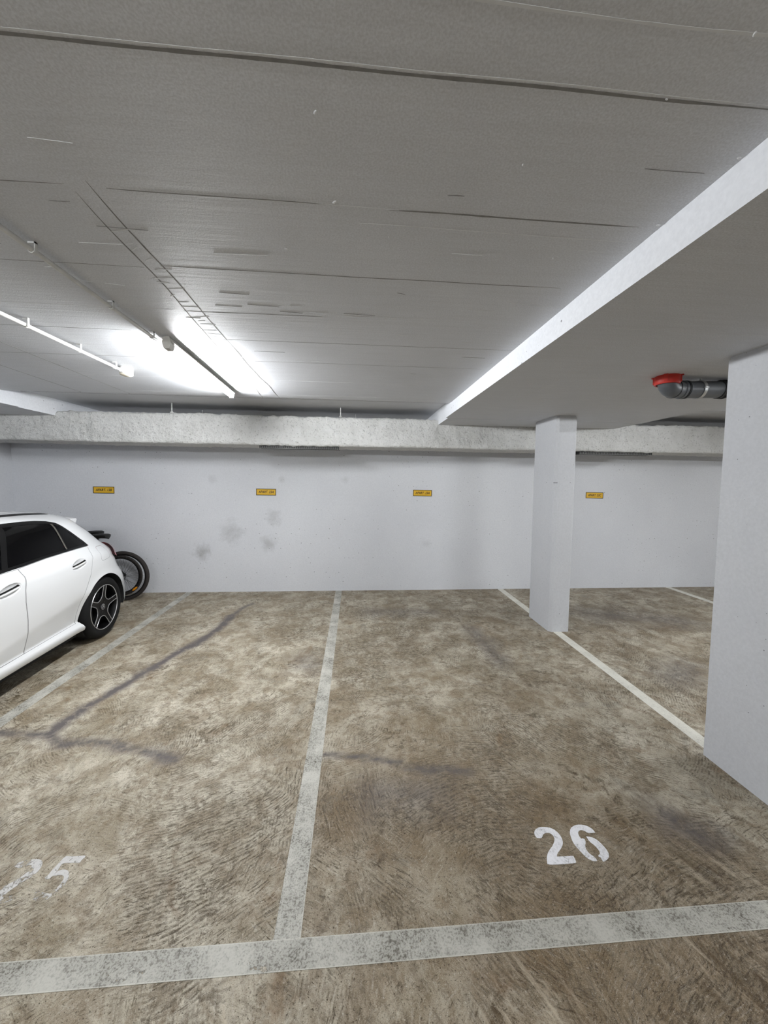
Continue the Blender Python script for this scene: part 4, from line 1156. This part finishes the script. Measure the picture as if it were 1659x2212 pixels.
    m = MB(); m.add(vs, fs); m.build('roof_spoiler', M_white_car, root, smooth=True)
    # side mirrors
    for s in (1, -1):
        m = MB()
        m.lathe([(.001, -.11), (.05, -.10), (.075, -.05), (.085, .02), (.08, .08), (.05, .10), (.001, .105)], Matrix.Translation((s * .96, -1.86, 1.02)) @ Matrix.Rotation(PI / 2, 4, 'Y') @ Matrix.Diagonal((.9, .75, 1, 1)), 20)
        o = m.build('side_mirror', M_white_car, root, smooth=True)
        m = MB(); m.tube([(s * .83, -1.84, .98), (s * .93, -1.85, .99)], .02, 8); m.build('mirror_arm', M_trim, o)
    # wheels
    def wheel(ua, s):
        e_ = None
        R_ = .333
        Mx = Matrix.Translation((s * .885, ua, R_)) @ Matrix.Rotation(s * PI / 2, 4, 'Y')
        # local: axis z points outwards; z=0 is the tyre's outer face
        tp = [(.243, -.012), (.262, -.003), (.285, .001), (.306, -.006), (.322, -.022), (.331, -.045), (.333, -.08), (.333, -.145), (.331, -.18), (.322, -.203), (.30, -.22), (.262, -.222), (.243, -.21)]
        m = MB(); m.lathe(tp, Mx, 72)
        for k in range(3):
            m.lathe([(.3328, -.075 - k * .035), (.329, -.079 - k * .035), (.3328, -.083 - k * .035)], Mx, 72)
        tyre = None
        # rim barrel
        mr = MB(); mr.lathe([(.243, -.008), (.236, -.010), (.228, -.030), (.222, -.09), (.222, -.20), (.243, -.21)], Mx, 64)
        mr.lathe([(.222, -.105), (.001, -.105)], Mx, 48)
        rim_ = mr.build('wheel', M_alloy_black, root, smooth=True)
        m.build('tyre', M_rubber, rim_, smooth=True)
        md = MB(); md.lathe([(.15, -.075), (.15, -.085)], Mx, 40); md.lathe([(.05, -.075), (.15, -.075)], Mx, 40)
        md.build('brake_disc', M_disc, rim_, smooth=False)
        # star of five tapering spokes
        a00 = math.radians(83)
        def P(r, a, h):
            # angle measured in the side view: 0 towards the rear (+y), 90 up
            return Vector((s * (.885 + h), ua + r * math.cos(a), R_ + r * math.sin(a)))
        star = []; trims = []
        dd = math.radians(6.0)
        for k in range(5):
            a = a00 + k * 2 * PI / 5
            rise = [(.235, a - dd), (.235, a + dd)]
            v = a + PI / 5
            va = [(.165, a + math.radians(8.5)), (.118, a + math.radians(14)), (.102, a + math.radians(25)), (.099, v), (.102, v + (v - a - math.radians(25))), (.118, a + 2 * PI / 5 - math.radians(14)), (.165, a + 2 * PI / 5 - math.radians(8.5))]
            star += rise + va
            trims.append([(.236, a + dd)] + va + [(.236, a + 2 * PI / 5 - dd)])
        ms = MB()
        nS = len(star)
        def hgt(r): return -.016 - .020 * (1 - r / .236)
        cf = P(0, 0, -.038); cbk = P(0, 0, -.075)
        vs = [cf] + [P(r, a, hgt(r)) for r, a in star] + [P(r, a, hgt(r) - .03) for r, a in star]
        fs = [(0, 1 + i, 1 + (i + 1) % nS) for i in range(nS)] + [(1 + i, 1 + nS + i, 1 + nS + (i + 1) % nS, 1 + (i + 1) % nS) for i in range(nS)]
        ms.add(vs, fs)
        # shallow groove down each spoke
        ms.build('spokes', M_alloy_black, rim_, smooth=False)
        mt = MB()
        for tr in trims:
            mt.tube([P(r, a, hgt(r) + .001) for r, a in tr], .0036, 8)
        mt.lathe([(.2335, -.0100), (.2365, -.0060), (.2405, -.0060), (.2430, -.0100)], Mx, 72)
        mt.build('silver_edge', M_alloy, rim_, smooth=True, fixn=True)
        mc = MB(); mc.lathe([(.001, -.024), (.028, -.025), (.033, -.030), (.034, -.045)], Mx, 32)
        cap_ = mc.build('hub_cap', plain('hub cap', rgb(70, 70, 72), .3, .6), rim_, smooth=True)
        mc = MB(); mc.lathe([(.0265, -.0235), (.0285, -.0225), (.0310, -.0235)], Mx, 32)
        for k in range(3):
            a = math.radians(90 + 120 * k)
            mc.tube([P(.001, a, -.022), P(.028, a, -.0235)], [.0032, .0012], 6)
        mc.build('star_emblem', M_alloy, rim_, smooth=True)
        for k in range(5):
            a = a00 + PI / 5 + k * 2 * PI / 5
            ml = MB(); ml.tube([P(.056, a, -.030), P(.056, a, -.042)], .008, 6)
            ml.build('wheel_bolt', M_disc, rim_)
    for ua in (0, -2.73):
        for s in (1, -1):
            wheel(ua, s)
    # rear diffuser, grille and plates kept simple but real
    m = MB(); m.box(-.45, .45, .735, .765, .27, .36); m.build('rear_diffuser', M_under, root)
    m = MB(); m.box(-.42, .42, -3.655, -3.60, .36, .60); m.build('front_grille', M_under, root)
build_car()

# ------------------------------------------------------------------ bicycles
def build_bike(loc, R_, label, frame_mat, rimline, seat_h, scale=1.0, seat_dx=0.0, yaw=0.0, lean=0.0, reflector=False, disc=True):
    # origin on the floor under the rear axle; the bicycle points to -x
    root = empty('bicycle', loc, label, 'bicycle')
    root.rotation_euler = (lean, 0, yaw)
    wb = 1.06 * scale
    def wheel(cx, name):
        Mx = Matrix.Translation((cx, 0, R_)) @ Matrix.Rotation(PI / 2, 4, 'X')
        tr = .024 if R_ > .33 else .020
        mw = MB()
        rr = R_ - tr * 2
        mw.lathe([(rr - .004, -.011), (rr + .004, -.012), (rr + .006, .012), (rr - .004, .011), (rr - .014, .004), (rr - .014, -.004), (rr - .004, -.011)], Mx, 64)
        wo = mw.build('wheel', M_bike_rim, root, smooth=True)
        mt = MB()
        mt.lathe([(R_ - tr + tr * math.cos(2 * PI * k / 14), tr * math.sin(2 * PI * k / 14)) for k in range(15)], Mx, 72)
        for s in (-1, 1):
            mt.lathe([(R_ - tr * .55, s * tr * .80), (R_ - tr * .40, s * tr * .98), (R_ - tr * .2, s * tr * .72)], Mx, 72)
        mt.build('tyre', M_bike_tyre, wo, smooth=True)
        ml = MB(); ml.lathe([(rr - .001, -.0125), (rr - .007, -.0135), (rr - .008, -.011)], Mx, 64); ml.build('rim_line', rimline, wo, smooth=True)
        ms = MB()
        for k in range(32):
            a = 2 * PI * k / 32; s = 1 if k % 2 else -1
            b = a + (0.9 if (k // 2) % 2 else -0.9)
            ms.tube([Mx @ Vector((.024 * math.cos(b), .024 * math.sin(b), s * .028)), Mx @ Vector(((rr - .02) * math.cos(a), (rr - .02) * math.sin(a), 0))], .0011, 5)
        ms.build('spokes', M_spoke, wo)
        mh = MB(); mh.lathe([(.006, -.055), (.018, -.03), (.014, -.02), (.014, .02), (.018, .03), (.006, .055)], Mx, 16); mh.build('hub', M_bike_black, wo, smooth=True)
        if disc:
            md = MB(); md.lathe([(.050, .036), (.056, .036), (.056, .039), (.050, .039), (.050, .036)], Mx, 40)
            for k in range(5):
                a = 2 * PI * k / 5
                md.tube([Mx @ Vector((.018 * math.cos(a), .018 * math.sin(a), .037)), Mx @ Vector((.052 * math.cos(a + .3), .052 * math.sin(a + .3), .037))], .002, 5)
            md.build('brake_disc', M_bike_rim, wo)
        return wo
    w1 = wheel(0, 'rear'); w2 = wheel(-wb, 'front')
    if reflector:
        a = math.radians(-50)
        c = Vector((.245 * math.cos(a), -.006, R_ + .245 * math.sin(a)))
        t = Vector((-math.sin(a), 0, math.cos(a))); n_ = Vector((math.cos(a), 0, math.sin(a)))
        m = MB()
        pl = [(.042 * math.cos(2 * PI * k / 20), .014 * math.sin(2 * PI * k / 20)) for k in range(20)]
        m.prism(pl, -.006, .006, fn=lambda x, y, z: tuple(c + t * x + n_ * y + Vector((0, z, 0))))
        m.build('spoke_reflector', M_amber, root, bevel=.001)
    s_ = scale
    bb = Vector((-.50 * s_, 0, R_ - .06 * s_)); st = Vector((-.36 * s_, 0, seat_h - .17 * s_)); ht = Vector((-.80 * s_, 0, seat_h - .14 * s_)); hb = Vector((-.84 * s_, 0, seat_h - .27 * s_))
    if st.z < bb.z + .2: st.z = bb.z + .3
    m = MB()
    m.tube([bb, st], .016, 12); m.tube([bb, hb], .019, 12); m.tube([st + Vector((-.005, 0, -.03)), ht + Vector((0, 0, -.02))], .016, 12); m.tube([hb + Vector((-.012, 0, -.04)), ht + Vector((.012, 0, .03))], .020, 12)
    for s in (-1, 1):
        m.tube([bb + Vector((0, s * .02, 0)), Vector((0, s * .062, R_))], .009, 8)
        m.tube([st + Vector((0, s * .012, -.04)), Vector((0, s * .062, R_))], .008, 8)
    m.build('frame', frame_mat, root, smooth=True)
    m = MB()
    for s in (-1, 1):
        m.tube([hb + Vector((-.012, s * .05, -.05)), Vector((-wb, s * .055, R_))], [.014, .009], 10)
    m.tube([hb + Vector((-.012, -.05, -.05)), hb + Vector((-.012, .05, -.05))], .014, 8); m.tube([hb + Vector((-.01, 0, -.05)), ht + Vector((.014, 0, .09))], .012, 10)
    m.build('fork', frame_mat, root, smooth=True)
    sp = st + (st - bb).normalized() * (.17 * s_) + Vector((seat_dx, 0, 0))
    m = MB(); m.tube([st, sp], .0125, 10)
    for s in (-1, 1): m.tube([sp + Vector((-.09, s * .02, .01)), sp + Vector((0, s * .022, -.004)), sp + Vector((.085, s * .022, .018))], .0035, 6)
    m.build('seat_post', M_bike_black, root, smooth=True)
    # saddle
    vs = []; fs = []
    prof = [(.145, .030, .004), (.138, .062, .014), (.11, .080, .022), (.06, .078, .024), (.0, .052, .018), (-.05, .030, .014), (-.10, .022, .012), (-.14, .016, .006), (-.15, .006, -.004)]
    N = 14
    for (dx, hw, dz) in prof:
        for k in range(N):
            a = 2 * PI * k / N
            yy = hw * math.cos(a); zz = (.020 if math.sin(a) > 0 else .046) * math.sin(a)
            vs.append((sp.x + dx, sp.y + yy, sp.z + .028 + dz * .6 + zz * min(1, hw / .03)))
    for i in range(len(prof) - 1):
        for k in range(N):
            fs.append((i * N + k, i * N + (k + 1) % N, (i + 1) * N + (k + 1) % N, (i + 1) * N + k))
    fs.append(tuple(range(N))); fs.append(tuple((len(prof) - 1) * N + k for k in range(N)))
    m = MB(); m.add(vs, fs); m.build('saddle', M_saddle, root, smooth=True)
    h0 = ht + Vector((.01, 0, .10))
    m = MB(); m.tube([h0, h0 + Vector((-.07, 0, .02))], .015, 10); m.tube([h0 + Vector((-.07 - .30 * s_, -.06, .03)), h0 + Vector((-.12, -.02, .02)), h0 + Vector((-.02, .01, .02)), h0 + Vector((-.07 + .28 * s_, .05, .03))], .012, 10)
    m.build('handlebar', M_bike_black, root, smooth=True)
    for s in (-1, 1):
        m = MB(); m.tube([h0 + Vector((-.07 + s * .30 * s_, s * .055, .03)), h0 + Vector((-.07 + s * .19 * s_, s * .035, .028))], .017, 10)
        m.build('grip', M_saddle, root, smooth=True)
    m = MB()
    Mx = Matrix.Translation(bb) @ Matrix.Rotation(PI / 2, 4, 'X')
    m.lathe([(.085, -.034), (.088, -.036), (.085, -.038), (.06, -.036), (.06, -.034), (.085, -.034)], Mx, 32)
    m.tube([bb + Vector((0, -.055, 0)), bb + Vector((0, .055, 0))], .012, 10)
    m.tube([bb + Vector((0, .05, 0)), bb + Vector((-.12, .06, -.11))], .009, 8); m.tube([bb + Vector((0, -.05, 0)), bb + Vector((.12, -.06, .11))], .009, 8)
    m.build('crankset', M_bike_rim, root, smooth=True)
    m = MB(); m.box(bb.x - .165, bb.x - .075, .065, .125, bb.z - .12, bb.z - .10); m.build('pedal', M_saddle, root)
    m = MB(); m.box(bb.x + .075, bb.x + .165, -.125, -.065, bb.z + .10, bb.z + .12); m.build('pedal', M_saddle, root)
    return root
build_bike((-3.325, 5.42, 0), .358, 'black bicycle with the larger wheel and an amber spoke reflector, behind the white car', M_bike_black, M_bike_rim, .912, 1.0, -0.02, 0.0, 0.0, True, True)
build_bike((-3.50, 5.655, 0), .305, 'smaller black bicycle standing between the wall and the larger bicycle', M_bike_black, M_bike_rimline, .92, .86, -0.12, 0.0, 0.0, False, True)
